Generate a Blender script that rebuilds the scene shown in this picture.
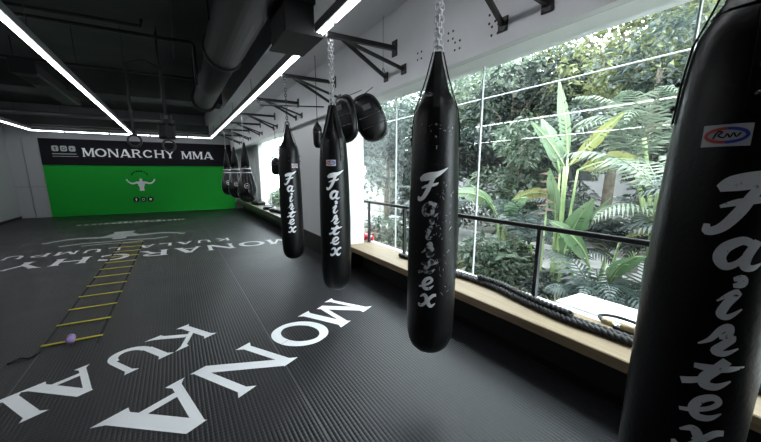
import bpy, math, random
from mathutils import Vector, Matrix
R = math.radians
PI = math.pi
SC = bpy.context.scene
COL = SC.collection
for o in list(bpy.data.objects): bpy.data.objects.remove(o)

# ---------------------------------------------------------------- camera, world, exposure
F_PX, CX, CY, HZ, VX, CAMH = 345.0, 381.0, 244.0, 173.0, 174.5, 1.55
cd = bpy.data.cameras.new('camera'); cam = bpy.data.objects.new('camera', cd); COL.objects.link(cam)
pitch = math.atan((CY-HZ)/F_PX)
_f = Vector((0, math.sin(pitch)*0, -1)); 
yaw = math.atan2((381.0-VX)/F_PX*math.cos(pitch), 1.0)   # heading of the lens to the right of the room axis
yaw = R(30.3816)
cam.location = (0, 0, CAMH)
cam.rotation_euler = (PI/2-pitch, 0, -yaw)
cd.sensor_fit = 'HORIZONTAL'; cd.sensor_width = 36; cd.lens = 36*F_PX/761
cd.shift_x = (380.5-CX)/761; cd.shift_y = (CY-221)/761
cd.clip_start = .05; cd.clip_end = 200
SC.camera = cam

W = bpy.data.worlds.new('overcast_sky'); SC.world = W; W.use_nodes = True
bgn = W.node_tree.nodes['Background']
bgn.inputs[0].default_value = (.86, .94, 1.0, 1); bgn.inputs[1].default_value = 7.4
sd = bpy.data.lights.new('sun', 'SUN'); sd.energy = 2.6; sd.angle = R(25); sd.color = (1, .97, .9)
so = bpy.data.objects.new('sun', sd); COL.objects.link(so); so.rotation_euler = (R(18), R(-22), 0)
so.location = (8, 2, 12)
SC.view_settings.view_transform = 'Standard'; SC.view_settings.look = 'None'
SC.view_settings.exposure = 0.88; SC.view_settings.gamma = 1; SC.view_settings.use_curve_mapping = False
STRIP_E = 9.0

# ---------------------------------------------------------------- room dimensions
XB, XL = 1.45, -4.75            # line of the hanging bags, left wall
YB, YN = 16.6, -3.6             # back wall, wall behind the camera
XF, XG = 2.2, 2.85              # bulkhead face, glass
ZC, ZL = 3.85, 3.25             # slab, low ceiling by the windows
BAGS_Y = [.39, 1.79, 3.45, 5.11]

# ---------------------------------------------------------------- materials
def mat(name, col, rough=.5, metal=0, bump=None, spec=.5, coat=0, noise=None):
    m = bpy.data.materials.new(name); m.use_nodes = True
    nt = m.node_tree; b = nt.nodes['Principled BSDF']
    b.inputs['Base Color'].default_value = (*col, 1); b.inputs['Roughness'].default_value = rough
    b.inputs['Metallic'].default_value = metal; b.inputs['Specular IOR Level'].default_value = spec
    b.inputs['Coat Weight'].default_value = coat
    tc = nt.nodes.new('ShaderNodeTexCoord')
    if noise:
        sc, col2, lo, hi = noise
        n = nt.nodes.new('ShaderNodeTexNoise'); n.inputs['Scale'].default_value = sc; n.inputs['Detail'].default_value = 6
        nt.links.new(tc.outputs['Object'], n.inputs['Vector'])
        r = nt.nodes.new('ShaderNodeValToRGB'); r.color_ramp.elements[0].position = lo; r.color_ramp.elements[1].position = hi
        r.color_ramp.elements[0].color = (*col, 1); r.color_ramp.elements[1].color = (*col2, 1)
        nt.links.new(n.outputs['Fac'], r.inputs['Fac']); nt.links.new(r.outputs['Color'], b.inputs['Base Color'])
    if bump:
        sc, st = bump
        n = nt.nodes.new('ShaderNodeTexNoise'); n.inputs['Scale'].default_value = sc; n.inputs['Detail'].default_value = 4
        nt.links.new(tc.outputs['Object'], n.inputs['Vector'])
        bp = nt.nodes.new('ShaderNodeBump'); bp.inputs['Strength'].default_value = st; bp.inputs['Distance'].default_value = .01
        nt.links.new(n.outputs['Fac'], bp.inputs['Height']); nt.links.new(bp.outputs['Normal'], b.inputs['Normal'])
    return m
def emis(name, col, e):
    m = bpy.data.materials.new(name); m.use_nodes = True; nt = m.node_tree
    nt.nodes.clear(); o = nt.nodes.new('ShaderNodeOutputMaterial'); s = nt.nodes.new('ShaderNodeEmission')
    s.inputs[0].default_value = (*col, 1); s.inputs[1].default_value = e; nt.links.new(s.outputs[0], o.inputs[0]); return m
def glass():
    m = bpy.data.materials.new('window_glass'); m.use_nodes = True; nt = m.node_tree; nt.nodes.clear()
    o = nt.nodes.new('ShaderNodeOutputMaterial'); mx = nt.nodes.new('ShaderNodeMixShader')
    t = nt.nodes.new('ShaderNodeBsdfTransparent'); t.inputs[0].default_value = (.93, .97, .95, 1)
    g = nt.nodes.new('ShaderNodeBsdfGlossy'); g.inputs['Roughness'].default_value = 0.0
    f = nt.nodes.new('ShaderNodeLayerWeight'); f.inputs[0].default_value = .42
    p = nt.nodes.new('ShaderNodeMath'); p.operation = 'POWER'; p.inputs[1].default_value = 5
    k = nt.nodes.new('ShaderNodeMath'); k.operation = 'MULTIPLY_ADD'; k.inputs[1].default_value = .9; k.inputs[2].default_value = .10; k.use_clamp = True
    nt.links.new(f.outputs['Facing'], p.inputs[0]); nt.links.new(p.outputs[0], k.inputs[0]); nt.links.new(k.outputs[0], mx.inputs[0])
    nt.links.new(t.outputs[0], mx.inputs[1]); nt.links.new(g.outputs[0], mx.inputs[2]); nt.links.new(mx.outputs[0], o.inputs[0]); return m
def leafmat(name, c1, c2, rough=.42, trans=.35, scale=2.5):
    m = bpy.data.materials.new(name); m.use_nodes = True; nt = m.node_tree
    b = nt.nodes['Principled BSDF']; b.inputs['Roughness'].default_value = rough
    out = nt.nodes['Material Output']
    tc = nt.nodes.new('ShaderNodeTexCoord'); n = nt.nodes.new('ShaderNodeTexNoise'); n.inputs['Scale'].default_value = scale
    n.inputs['Detail'].default_value = 5
    nt.links.new(tc.outputs['Object'], n.inputs['Vector'])
    r = nt.nodes.new('ShaderNodeValToRGB'); r.color_ramp.elements[0].position = .38; r.color_ramp.elements[1].position = .62
    r.color_ramp.elements[0].color = (*c1, 1); r.color_ramp.elements[1].color = (*c2, 1)
    nt.links.new(n.outputs['Fac'], r.inputs['Fac']); nt.links.new(r.outputs['Color'], b.inputs['Base Color'])
    tr = nt.nodes.new('ShaderNodeBsdfTranslucent'); nt.links.new(r.outputs['Color'], tr.inputs[0])
    mx = nt.nodes.new('ShaderNodeMixShader'); mx.inputs[0].default_value = trans
    nt.links.new(b.outputs[0], mx.inputs[1]); nt.links.new(tr.outputs[0], mx.inputs[2]); nt.links.new(mx.outputs[0], out.inputs[0]); return m
def floormat():
    m = bpy.data.materials.new('ribbed_rubber_mat'); m.use_nodes = True; nt = m.node_tree; b = nt.nodes['Principled BSDF']
    N = nt.nodes.new; L = nt.links.new
    tc = N('ShaderNodeTexCoord'); sp = N('ShaderNodeSeparateXYZ'); L(tc.outputs['Object'], sp.inputs[0])
    def M(op, a, bb=None):
        n = N('ShaderNodeMath'); n.operation = op
        for i, v in enumerate((a, bb)):
            if v is None: continue
            if isinstance(v, (int, float)): n.inputs[i].default_value = v
            else: L(v, n.inputs[i])
        return n.outputs[0]
    # ribs along the room, 26 mm apart, with a faint cross weave
    s = M('SINE', M('MULTIPLY', sp.outputs['X'], 2*PI/.027))
    rib = M('SMOOTH_MIN', M('MULTIPLY', s, 1.6), .6)
    w = M('MULTIPLY', M('SINE', M('MULTIPLY', sp.outputs['Y'], 2*PI/.03)), .22)
    hgt = M('ADD', rib, w)
    bp = N('ShaderNodeBump'); bp.inputs['Strength'].default_value = .5; bp.inputs['Distance'].default_value = .003
    L(hgt, bp.inputs['Height'])
    # seams between the mats: 1.81 m across, 3.1 m along
    def seam(c, off, per, wid):
        fr = M('FRACT', M('DIVIDE', M('ADD', c, off), per))
        d = M('ABSOLUTE', M('SUBTRACT', fr, .5))
        return M('GREATER_THAN', d, .5-wid/per)
    sm = M('MAXIMUM', seam(sp.outputs['X'], 20*1.81-.64, 1.81, .009), seam(sp.outputs['Y'], 30, 3.1, .003))
    no = N('ShaderNodeTexNoise'); no.inputs['Scale'].default_value = 1.6; no.inputs['Detail'].default_value = 7
    L(tc.outputs['Object'], no.inputs['Vector'])
    r = N('ShaderNodeValToRGB'); r.color_ramp.elements[0].position = .35; r.color_ramp.elements[1].position = .7
    r.color_ramp.elements[0].color = (.007, .0075, .010, 1); r.color_ramp.elements[1].color = (.011, .0115, .015, 1)
    L(no.outputs['Fac'], r.inputs['Fac'])
    mx = N('ShaderNodeMixRGB'); L(sm, mx.inputs[0]); L(r.outputs['Color'], mx.inputs[1]); mx.inputs[2].default_value = (.002, .002, .002, 1)
    hl_ = seam(sp.outputs['X'], 20*1.81-.64+.012, 1.81, .005); mx2 = N('ShaderNodeMixRGB'); L(hl_, mx2.inputs[0]); L(mx.outputs[0], mx2.inputs[1]); mx2.inputs[2].default_value = (.09, .09, .10, 1)  # pale line beside the lengthwise seams: edge highlight painted into the colour
    L(mx2.outputs[0], b.inputs['Base Color'])
    rr = M('ADD', M('MULTIPLY', no.outputs['Fac'], .12), .36); L(rr, b.inputs['Roughness'])
    L(bp.outputs['Normal'], b.inputs['Normal']); b.inputs['Specular IOR Level'].default_value = .42
    return m
def woodmat(name, c1, c2):
    m = bpy.data.materials.new(name); m.use_nodes = True; nt = m.node_tree; b = nt.nodes['Principled BSDF']
    tc = nt.nodes.new('ShaderNodeTexCoord'); mp = nt.nodes.new('ShaderNodeMapping'); mp.inputs['Scale'].default_value = (28, 1.2, 28)
    n = nt.nodes.new('ShaderNodeTexNoise'); n.inputs['Scale'].default_value = 1.5; n.inputs['Detail'].default_value = 8
    r = nt.nodes.new('ShaderNodeValToRGB'); r.color_ramp.elements[0].position = .3; r.color_ramp.elements[1].position = .75
    r.color_ramp.elements[0].color = (*c1, 1); r.color_ramp.elements[1].color = (*c2, 1)
    nt.links.new(tc.outputs['Object'], mp.inputs[0]); nt.links.new(mp.outputs[0], n.inputs['Vector'])
    nt.links.new(n.outputs['Fac'], r.inputs['Fac']); nt.links.new(r.outputs['Color'], b.inputs['Base Color'])
    b.inputs['Roughness'].default_value = .5; return m

WHITE = mat('white_paint', (.86, .87, .88), .5, bump=(40, .04))
GREYW = mat('light_grey_paint', (.36, .37, .385), .65, bump=(30, .08))
BULK = mat('bulkhead_paint', (.68, .69, .71), .5, noise=(1.4, (.74, .75, .77), .4, .65))
DARKC = mat('dark_ceiling_paint', (.045, .054, .051), .9, noise=(1.1, (.075, .088, .082), .35, .7), bump=(9, .25))
DUCT = mat('black_duct_steel', (.008, .009, .010), .62, .0, noise=(3, (.014, .015, .017), .4, .7))
BLKM = mat('black_powder_coat', (.01, .01, .011), .45)
RAILM = mat('black_rail_paint', (.012, .012, .014), .38)
LEATH = mat('black_leather', (.0035, .0035, .004), .34, bump=(55, .15), spec=.28)
LEATHW = mat('worn_black_leather', (.0035, .0035, .004), .36, bump=(45, .2), noise=(22, (.035, .035, .04), .62, .8), spec=.3)
SHINY = mat('patent_black_leather', (.006, .006, .007), .2, bump=(12, .1), coat=.4)
CHROME = mat('galvanised_steel', (.62, .63, .65), .28, 1)
DCHAIN = mat('dark_steel', (.09, .09, .1), .4, .9)
PRINT = mat('white_floor_print', (.93, .94, .96), .5)
PRINTF = mat('worn_floor_print', (.72, .73, .74), .55)
LOGOF = mat('faded_floor_print', (.38, .41, .40), .6)
def scuff(name, c, c2, lo, hi, sc):
    return mat(name, c, .45, noise=(sc, c2, lo, hi))
BAGPR = scuff('scuffed_silver_print', (.93, .94, .97), (.05, .05, .06), .64, .70, 38)
BAGPR3 = scuff('badly_worn_silver_print', (.52, .52, .54), (.02, .02, .025), .44, .56, 32)
BAGPRC = mat('clean_silver_print', (.80, .81, .84), .45)
PATCHM = mat('patch_vinyl', (.55, .55, .57), .45)
REDM = mat('red_print', (.55, .03, .03), .5); BLUEM = mat('blue_print', (.03, .05, .4), .5)
BEIGE = mat('cream_print', (.75, .74, .70), .5)
GREEN = mat('green_wall_paint', (.008, .33, .03), .75, bump=(20, .05), spec=.25)
BANNER = mat('charcoal_banner', (.008, .0075, .011), .85, spec=.2)
WOOD = woodmat('oak_board', (.19, .135, .075), (.30, .225, .13))
DWOOD = woodmat('dark_olive_board', (.055, .06, .035), (.10, .10, .06))
YEL = mat('yellow_plastic', (.62, .52, .03), .4)
STRAPM = mat('black_webbing', (.012, .012, .013), .7)
LILAC = mat('lilac_rubber', (.36, .24, .52), .5)
ROPEM = mat('black_rope', (.016, .016, .018), .55, bump=(120, .5))
REDL = mat('red_leather', (.5, .03, .05), .35)
TAN = mat('tan_grip', (.62, .50, .28), .5)
KHAKI = mat('khaki_canvas', (.20, .19, .10), .7)
LIT = emis('lit_diffuser', (.94, .97, 1), STRIP_E)
HOUS = mat('grey_aluminium', (.22, .23, .24), .4, .4)
GLASS = glass()
FRAMEW = mat('white_frame', (.75, .77, .78), .45)
SEAL = mat('pale_sealant', (.42, .44, .44), .5)
FLOORM = floormat()
BARK = mat('bark', (.10, .085, .065), .8, noise=(8, (.2, .17, .13), .35, .7), bump=(30, .6))
STEMG = mat('green_stem', (.22, .33, .14), .5, noise=(5, (.32, .40, .2), .4, .6))
L_DARK = leafmat('deep_green_leaves', (0.012, 0.0204, 0.018), (0.039, 0.057, 0.048), .38)
L_MID = leafmat('mid_green_leaves', (0.03, 0.054, 0.033), (0.114, 0.156, 0.108), .4)
L_PALE = leafmat('pale_green_leaves', (0.102, 0.144, 0.102), (0.24, 0.282, 0.216), .4)
L_OLIVE = leafmat('yellow_green_leaves', (0.096, 0.12, 0.042), (0.228, 0.252, 0.12), .4)
L_BLUE = leafmat('blue_green_leaves', (0.0192, 0.033, 0.03), (0.084, 0.114, 0.102), .36)
L_BAN = leafmat('banana_leaf', (0.078, 0.144, 0.066), (0.162, 0.228, 0.132), .32, .4, 1.2)
L_BANY = leafmat('yellowing_banana_leaf', (0.18, 0.204, 0.06), (0.252, 0.252, 0.108), .4, .4, 1.5)
L_PINK = leafmat('dry_pink_bract', (0.33, 0.192, 0.156), (0.42, 0.3, 0.252), .5)
PALEG = mat('pale_stone', (.36, .37, .36), .8, noise=(2, (.46, .46, .45), .4, .6))
SOIL = mat('garden_soil', (.06, .055, .045), .9, noise=(3, (.16, .16, .14), .4, .6))
CONC = mat('outside_concrete', (.19, .20, .21), .8, noise=(1, (.26, .26, .26), .3, .7))

# ---------------------------------------------------------------- mesh builder
class MB:
    def __init__(s): s.v = []; s.f = []; s.m = []; s.sm = []; s.cur = 0
    def add(s, vs, fs, smooth=False):
        b = len(s.v); s.v += [tuple(v) for v in vs]
        for f in fs: s.f.append([b+i for i in f]); s.m.append(s.cur); s.sm.append(smooth)
        return s
    def box(s, x0, x1, y0, y1, z0, z1, bev=0):
        if bev > 0:
            b = min(bev, abs(x1-x0)*.45, abs(y1-y0)*.45, abs(z1-z0)*.45)
            vs = []; idx = {}
            X = (x0, x1); Y = (y0, y1); Z = (z0, z1)
            for i in (0, 1):
                for j in (0, 1):
                    for k in (0, 1):
                        sx, sy, sz = (1-2*i)*b, (1-2*j)*b, (1-2*k)*b
                        idx[i, j, k] = len(vs); x, y, z = X[i], Y[j], Z[k]
                        vs += [(x, y+sy, z+sz), (x+sx, y, z+sz), (x+sx, y+sy, z)]
            I = lambda i, j, k, a: idx[i, j, k]+a
            fs = []
            for i in (0, 1):
                q = [I(i, 0, 0, 0), I(i, 0, 1, 0), I(i, 1, 1, 0), I(i, 1, 0, 0)]; fs.append(q if i == 0 else q[::-1])
                q = [I(0, i, 0, 1), I(1, i, 0, 1), I(1, i, 1, 1), I(0, i, 1, 1)]; fs.append(q if i == 0 else q[::-1])
                q = [I(0, 0, i, 2), I(0, 1, i, 2), I(1, 1, i, 2), I(1, 0, i, 2)]; fs.append(q if i == 0 else q[::-1])
            for i in (0, 1):
                for j in (0, 1):
                    q = [I(i, j, 0, 0), I(i, j, 0, 1), I(i, j, 1, 1), I(i, j, 1, 0)]; fs.append(q if (i+j) % 2 else q[::-1])
                    q = [I(i, 0, j, 0), I(i, 0, j, 2), I(i, 1, j, 2), I(i, 1, j, 0)]; fs.append(q if (i+j) % 2 == 0 else q[::-1])
                    q = [I(0, i, j, 1), I(0, i, j, 2), I(1, i, j, 2), I(1, i, j, 1)]; fs.append(q if (i+j) % 2 else q[::-1])
            for i in (0, 1):
                for j in (0, 1):
                    for k in (0, 1): fs.append([I(i, j, k, 0), I(i, j, k, 1), I(i, j, k, 2)])
            return s.add(vs, fs)
        vs = [(x, y, z) for x in (x0, x1) for y in (y0, y1) for z in (z0, z1)]
        return s.add(vs, [(0, 1, 3, 2), (4, 6, 7, 5), (0, 4, 5, 1), (2, 3, 7, 6), (0, 2, 6, 4), (1, 5, 7, 3)])
    def obox(s, p, q, w, h, up=(0, 0, 1)):           # box bar from p to q
        p, q = Vector(p), Vector(q); d = (q-p).normalized(); u = Vector(up)
        if abs(d.dot(u)) > .98: u = Vector((1, 0, 0))
        a = d.cross(u).normalized()*w/2; b = a.cross(d).normalized()*h/2
        vs = [p-a-b, p+a-b, p+a+b, p-a+b, q-a-b, q+a-b, q+a+b, q-a+b]
        return s.add(vs, [(0, 3, 2, 1), (4, 5, 6, 7), (0, 1, 5, 4), (1, 2, 6, 5), (2, 3, 7, 6), (3, 0, 4, 7)])
    def tube(s, pts, r, n=8, closed=False, cap=True):
        pts = [Vector(p) for p in pts]; k = len(pts); rs = r if isinstance(r, (list, tuple)) else [r]*k
        vs = []; prev = None
        for i, p in enumerate(pts):
            if closed: d = pts[(i+1) % k]-pts[i-1]
            else: d = pts[min(i+1, k-1)]-pts[max(i-1, 0)]
            d = d.normalized() if d.length > 1e-9 else Vector((0, 0, 1))
            if prev is None:
                u = Vector((0, 0, 1)) if abs(d.z) < .9 else Vector((1, 0, 0)); a = d.cross(u).normalized()
            else:
                a = prev-d*prev.dot(d); a = a.normalized() if a.length > 1e-6 else d.orthogonal().normalized()
            prev = a; b = d.cross(a)
            for j in range(n):
                t = 2*PI*j/n; vs.append(p+(a*math.cos(t)+b*math.sin(t))*rs[i])
        fs = []
        for i in range(k if closed else k-1):
            i2 = (i+1) % k
            for j in range(n): fs.append((i*n+j, i*n+(j+1) % n, i2*n+(j+1) % n, i2*n+j))
        if cap and not closed: fs += [tuple(range(n))[::-1], tuple((k-1)*n+j for j in range(n))]
        return s.add(vs, fs, True)
    def lathe(s, prof, c=(0, 0, 0), n=28, axis='z', rot=None, cap=True):
        vs = []
        for r, h in prof:
            for j in range(n):
                t = 2*PI*j/n; v = Vector((r*math.cos(t), r*math.sin(t), h))
                if rot: v = rot @ v
                vs.append(v+Vector(c))
        fs = []
        for i in range(len(prof)-1):
            for j in range(n): fs.append((i*n+j, i*n+(j+1) % n, (i+1)*n+(j+1) % n, (i+1)*n+j))
        if cap: fs += [tuple(range(n))[::-1], tuple((len(prof)-1)*n+j for j in range(n))]
        return s.add(vs, fs, True)
    def prism(s, poly, a, b, axis='y'):              # poly in the plane across the axis
        n = len(poly)
        def P(u, v, w): return (u, w, v) if axis == 'y' else ((w, u, v) if axis == 'x' else (u, v, w))
        vs = [P(u, v, a) for u, v in poly]+[P(u, v, b) for u, v in poly]
        fs = [tuple(range(n)), tuple(range(2*n-1, n-1, -1))]+[(i, i+n, (i+1) % n+n, (i+1) % n) for i in range(n)]
        return s.add(vs, fs)
    def ball(s, c, rx, ry=None, rz=None, n=16, m=10):
        ry = ry or rx; rz = rz or rx; vs = []; fs = []
        for i in range(m+1):
            a = PI*i/m
            for j in range(n):
                t = 2*PI*j/n; vs.append((c[0]+rx*math.sin(a)*math.cos(t), c[1]+ry*math.sin(a)*math.sin(t), c[2]-rz*math.cos(a)))
        for i in range(m):
            for j in range(n): fs.append((i*n+j, i*n+(j+1) % n, (i+1)*n+(j+1) % n, (i+1)*n+j))
        return s.add(vs, fs, True)
    def build(s, name, mats, parent=None, loc=(0, 0, 0)):
        me = bpy.data.meshes.new(name); me.from_pydata(s.v, [], s.f)
        for m in (mats if isinstance(mats, (list, tuple)) else [mats]): me.materials.append(m)
        me.polygons.foreach_set('material_index', s.m); me.polygons.foreach_set('use_smooth', s.sm)
        me.update()
        o = bpy.data.objects.new(name, me); COL.objects.link(o); o.location = loc
        if parent: o.parent = parent
        return o
def tag(o, label=None, cat=None, group=None, kind=None):
    if label: o['label'] = label
    if cat: o['category'] = cat
    if group: o['group'] = group
    if kind: o['kind'] = kind
    return o
def thing(name, label, cat, loc, rz=0, group=None):
    o = bpy.data.objects.new(name, None); COL.objects.link(o); o.location = loc; o.rotation_euler.z = rz
    o.empty_display_size = .1
    return tag(o, label, cat, group)
def struct(name, mb, m, label=None):
    o = mb.build(name, m); o['kind'] = 'structure'
    if label: o['label'] = label
    return o
def dup(root, loc, label, rz=None):
    r = root.copy(); COL.objects.link(r); r.location = loc; r['label'] = label
    if rz is not None: r.rotation_euler.z = rz
    for ch in list(root.children):
        c = ch.copy(); COL.objects.link(c); c.parent = r
        for g in list(ch.children):
            d = g.copy(); COL.objects.link(d); d.parent = c
    return r

# ---------------------------------------------------------------- lettering (strokes in a box of height 1)
def S(x0, y0, x1, y1, w, s0=1, s1=1): return ('s', x0, y0, x1, y1, w, s0, s1)
def Hh(x0, x1, y, t): return ('h', x0, x1, y, t)
def A(cx, cy, rx, ry, a0, a1, wt, wn=None): return ('a', cx, cy, rx, ry, a0, a1, wt, wn or wt*.62)
GL = {
 'M': (1.0, [S(.12, 0, .12, 1, .11), S(.88, 0, .88, 1, .17), S(.14, 1, .5, .08, .19, 1, 0), S(.84, 1, .47, .08, .11, 0, 0)]),
 'O': (.98, [A(.49, .5, .40, .42, 0, 360, .19, .12)]),
 'N': (.98, [S(.14, 0, .14, 1, .12, 1, 1), S(.86, 0, .86, 1, .12, 0, 1), S(.14, 1, .84, 0, .22, 0, 0)]),
 'A': (1.0, [S(.12, 0, .46, 1, .12, 1, 0), S(.86, 0, .50, 1, .24, 1, 0), Hh(.24, .72, .26, .11)]),
 'R': (.9, [S(.16, 0, .16, 1, .18), A(.42, .74, .30, .21, -90, 90, .15, .11), Hh(.16, .44, .945, .11), Hh(.16, .44, .515, .11), S(.48, .5, .82, 0, .19, 0, 1)]),
 'C': (.9, [A(.47, .5, .38, .42, 42, 318, .18, .12), S(.77, .68, .79, .9, .07, 0, 0), S(.77, .32, .79, .1, .07, 0, 0)]),
 'H': (.98, [S(.15, 0, .15, 1, .18), S(.83, 0, .83, 1, .18), Hh(.15, .83, .5, .12)]),
 'Y': (.95, [S(.47, 0, .47, .5, .18, 1, 0), S(.1, 1, .46, .45, .2, 1, 0), S(.86, 1, .48, .45, .13, 1, 0)]),
 'K': (.92, [S(.15, 0, .15, 1, .17), S(.78, 1, .2, .42, .14, 1, 0), S(.36, .56, .80, 0, .2, 0, 1)]),
 'U': (.92, [S(.15, .35, .15, 1, .17, 0, 1), S(.78, .35, .78, 1, .12, 0, 1), A(.465, .36, .29, .30, 180, 360, .17, .13)]),
 'L': (.8, [S(.15, 0, .15, 1, .18), Hh(.1, .74, .06, .12), S(.72, .0, .74, .22, .06, 0, 0)]),
 'P': (.85, [S(.16, 0, .16, 1, .18), A(.42, .72, .30, .23, -90, 90, .15, .11), Hh(.16, .44, .945, .11), Hh(.16, .44, .495, .11)]),
 'I': (.4, [S(.2, 0, .2, 1, .19)]),
}
def glyph_polys(ch):
    out = []
    for t in GL[ch][1]:
        if t[0] == 's':
            _, x0, y0, x1, y1, w, s0, s1 = t
            out.append([(x0-w/2, y0), (x0+w/2, y0), (x1+w/2, y1), (x1-w/2, y1)])
            for (x, y, on, oy, ox) in ((x0, y0, s0, y1, x1), (x1, y1, s1, y0, x0)):
                if on:
                    dy = .1 if oy > y else -.1; sh = (ox-x)/(oy-y)*dy
                    out.append([(x-w/2-.07, y), (x+w/2+.07, y), (x+w/2+sh, y+dy), (x-w/2+sh, y+dy)])
        elif t[0] == 'h':
            _, x0, x1, y, th = t; out.append([(x0, y-th/2), (x1, y-th/2), (x1, y+th/2), (x0, y+th/2)])
        else:
            _, cx, cy, rx, ry, a0, a1, wt, wn = t; n = 36 if a1-a0 > 300 else 20
            for i in range(n):
                q = []
                for k in (i, i+1):
                    a = R(a0+(a1-a0)*k/n); w = wn+(wt-wn)*abs(math.cos(a))
                    q.append(((rx-w/2), (ry-w/2), (rx+w/2), (ry+w/2), math.cos(a), math.sin(a)))
                p, r_ = q
                out.append([(cx+p[0]*p[4], cy+p[1]*p[5]), (cx+p[2]*p[4], cy+p[3]*p[5]), (cx+r_[2]*r_[4], cy+r_[3]*r_[5]), (cx+r_[0]*r_[4], cy+r_[1]*r_[5])])
    return out
def put_glyph(mb, ch, x0, x1, y0, y1, fn):
    w = GL[ch][0]
    O, X_, Y_ = Vector(fn(0, 0)), Vector(fn(1, 0)), Vector(fn(0, 1))
    nn = (X_-O).cross(Y_-O).normalized()
    if nn.z < -.5 or nn.y > .5: nn = -nn
    for i, poly in enumerate(glyph_polys(ch)):
        vs = [Vector(fn(x0+(p[0]/w)*(x1-x0), y0+p[1]*(y1-y0)))+nn*.00006*i for p in poly]
        cr = (vs[1]-vs[0]).cross(vs[2]-vs[1])
        mb.add(vs if cr.dot(nn) > 0 else vs[::-1], [tuple(range(len(poly)))])
def icon_round(mb, cx, cy, r, fn, n=20):
    mb.add([fn(cx+r*math.cos(2*PI*i/n), cy+r*math.sin(2*PI*i/n)) for i in range(n)], [tuple(range(n))])
def poly2(mb, pts, fn): mb.add([fn(*p) for p in pts], [tuple(range(len(pts)))])
def stroke2(mb, pts, ws, fn):
    n = len(pts); L_, R_ = [], []
    for i in range(n):
        a = Vector(pts[max(i-1, 0)]); b = Vector(pts[min(i+1, n-1)]); d = (b-a)
        d = d.normalized() if d.length else Vector((1, 0)); w = ws[i] if isinstance(ws, (list, tuple)) else ws
        p = Vector(pts[i]); nn = Vector((-d.y, d.x))*w/2
        L_.append(p+nn); R_.append(p-nn)
    for i in range(n-1): mb.add([fn(*L_[i]), fn(*R_[i]), fn(*R_[i+1]), fn(*L_[i+1])], [(0, 1, 2, 3)])
def smooth(pts, k=6):                                   # Catmull-Rom resample, any dimension
    P = [tuple(p) for p in pts]; out = []
    for i in range(len(P)-1):
        p0, p1, p2, p3 = P[max(i-1, 0)], P[i], P[i+1], P[min(i+2, len(P)-1)]
        for j in range(k):
            t = j/k; out.append(tuple(.5*((2*b)+(-a+c)*t+(2*a-5*b+4*c-d)*t*t+(-a+3*b-3*c+d)*t**3) for a, b, c, d in zip(p0, p1, p2, p3)))
    out.append(P[-1]); return out

# ================================================================ STRUCTURE
fl = struct('floor', MB().box(XL, 2.47, YN, YB, -.06, 0), FLOORM)
struct('trim_1', MB().box(2.47, 3.0, YN, YB, -.06, -.015), BLKM, 'black recess strip between mats and ledge')
struct('trim_2', MB().box(2.58, 2.84, YN, 5.0, -.015, .33), BLKM, 'black plinth carrying the wooden ledge')
struct('trim_3', MB().box(2.52, 3.0, 8.1, 16.6, -.015, .30), BLKM, 'black plinth carrying the dark far ledge')
struct('ceiling', MB().box(XL, 1.3, YN, YB, ZC, ZC+.15), DARKC)
struct('ceiling_2', MB().box(1.3, 3.0, YN, YB, ZL, ZC+.15), BULK, 'low grey ceiling strip above the bags')
struct('wall_left', MB().box(XL-.12, XL, YN, YB, -.06, ZC+.15), GREYW)
struct('wall_back', MB().box(XL-.12, 3.0, YB, YB+.12, -.06, ZC+.15), GREYW)
struct('wall_front_unseen', MB().box(XL-.12, 3.1, YN-.12, YN, -.06, ZC+.15), DARKC)  # out of view behind the camera; made dark to cut bounced light
struct('trim_4', MB().prism([(2.2, 2.48), (2.27, 2.48), (2.27, 2.50), (2.30, 2.50), (2.31, 2.53), (2.80, 2.615), (3.0, 2.64), (3.0, 3.3), (2.2, 3.3)], YN, 16.6), BULK, 'grey bulkhead beam above the windows')
struct('trim_5', MB().box(2.268, 2.302, YN, 5.0, 2.492, 2.502), BLKM, 'thin black track under the bulkhead')
struct('wall_right', MB().box(2.3, 2.62, 5.03, 8.1, -.06, 2.6), WHITE, 'white wall pier between the two windows')
struct('wall_right_4', MB().box(2.62, 3.0, 5.75, 8.1, -.06, 2.7), WHITE)
struct('wall_right_2', MB().box(2.9, 3.0, 14.0, 16.6, -.06, 2.7).box(2.82, 2.9, 14.0, 14.12, .42, 2.7).box(2.84, 2.9, 15.1, 15.2, .42, 2.7), WHITE)
struct('wall_right_added_unseen', MB().box(2.84, 3.0, YN, -1.9, -.06, 2.7), WHITE)  # out of view; put here to shorten the window and dim the bag fronts
struct('baseboard_left', MB().box(XL, XL+.02, YN, YB, 0, .08), BLKM)
struct('baseboard_right', MB().box(2.285, 2.3, 5.03, 8.1, -.015, .36).box(2.3, 2.62, 5.015, 5.03, -.015, .32), BLKM)
# left end of the back wall: panel seams
struct('trim_6', MB().box(XL, -3.94, YB-.03, YB, 1.07, 1.085).box(-4.36, -4.35, YB-.03, YB, 0, 2.7), HOUS, 'thin seams in the pale wall panels')
# the upper back wall and dark cross beams under the slab
struct('trim_7', MB().box(XL, 1.3, 15.2, 15.9, 3.05, 3.3), DARKC, 'black duct run in front of the back wall')
struct('trim_8', MB().box(XL, 1.3, 10.6, 11.4, 3.35, ZC), DARKC, 'dark concrete cross beam under the ceiling')
struct('trim_9', MB().box(XL, 1.3, 4.6, 5.0, 3.62, ZC), DARKC, 'shallow dark cross beam nearer the door')

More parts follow.
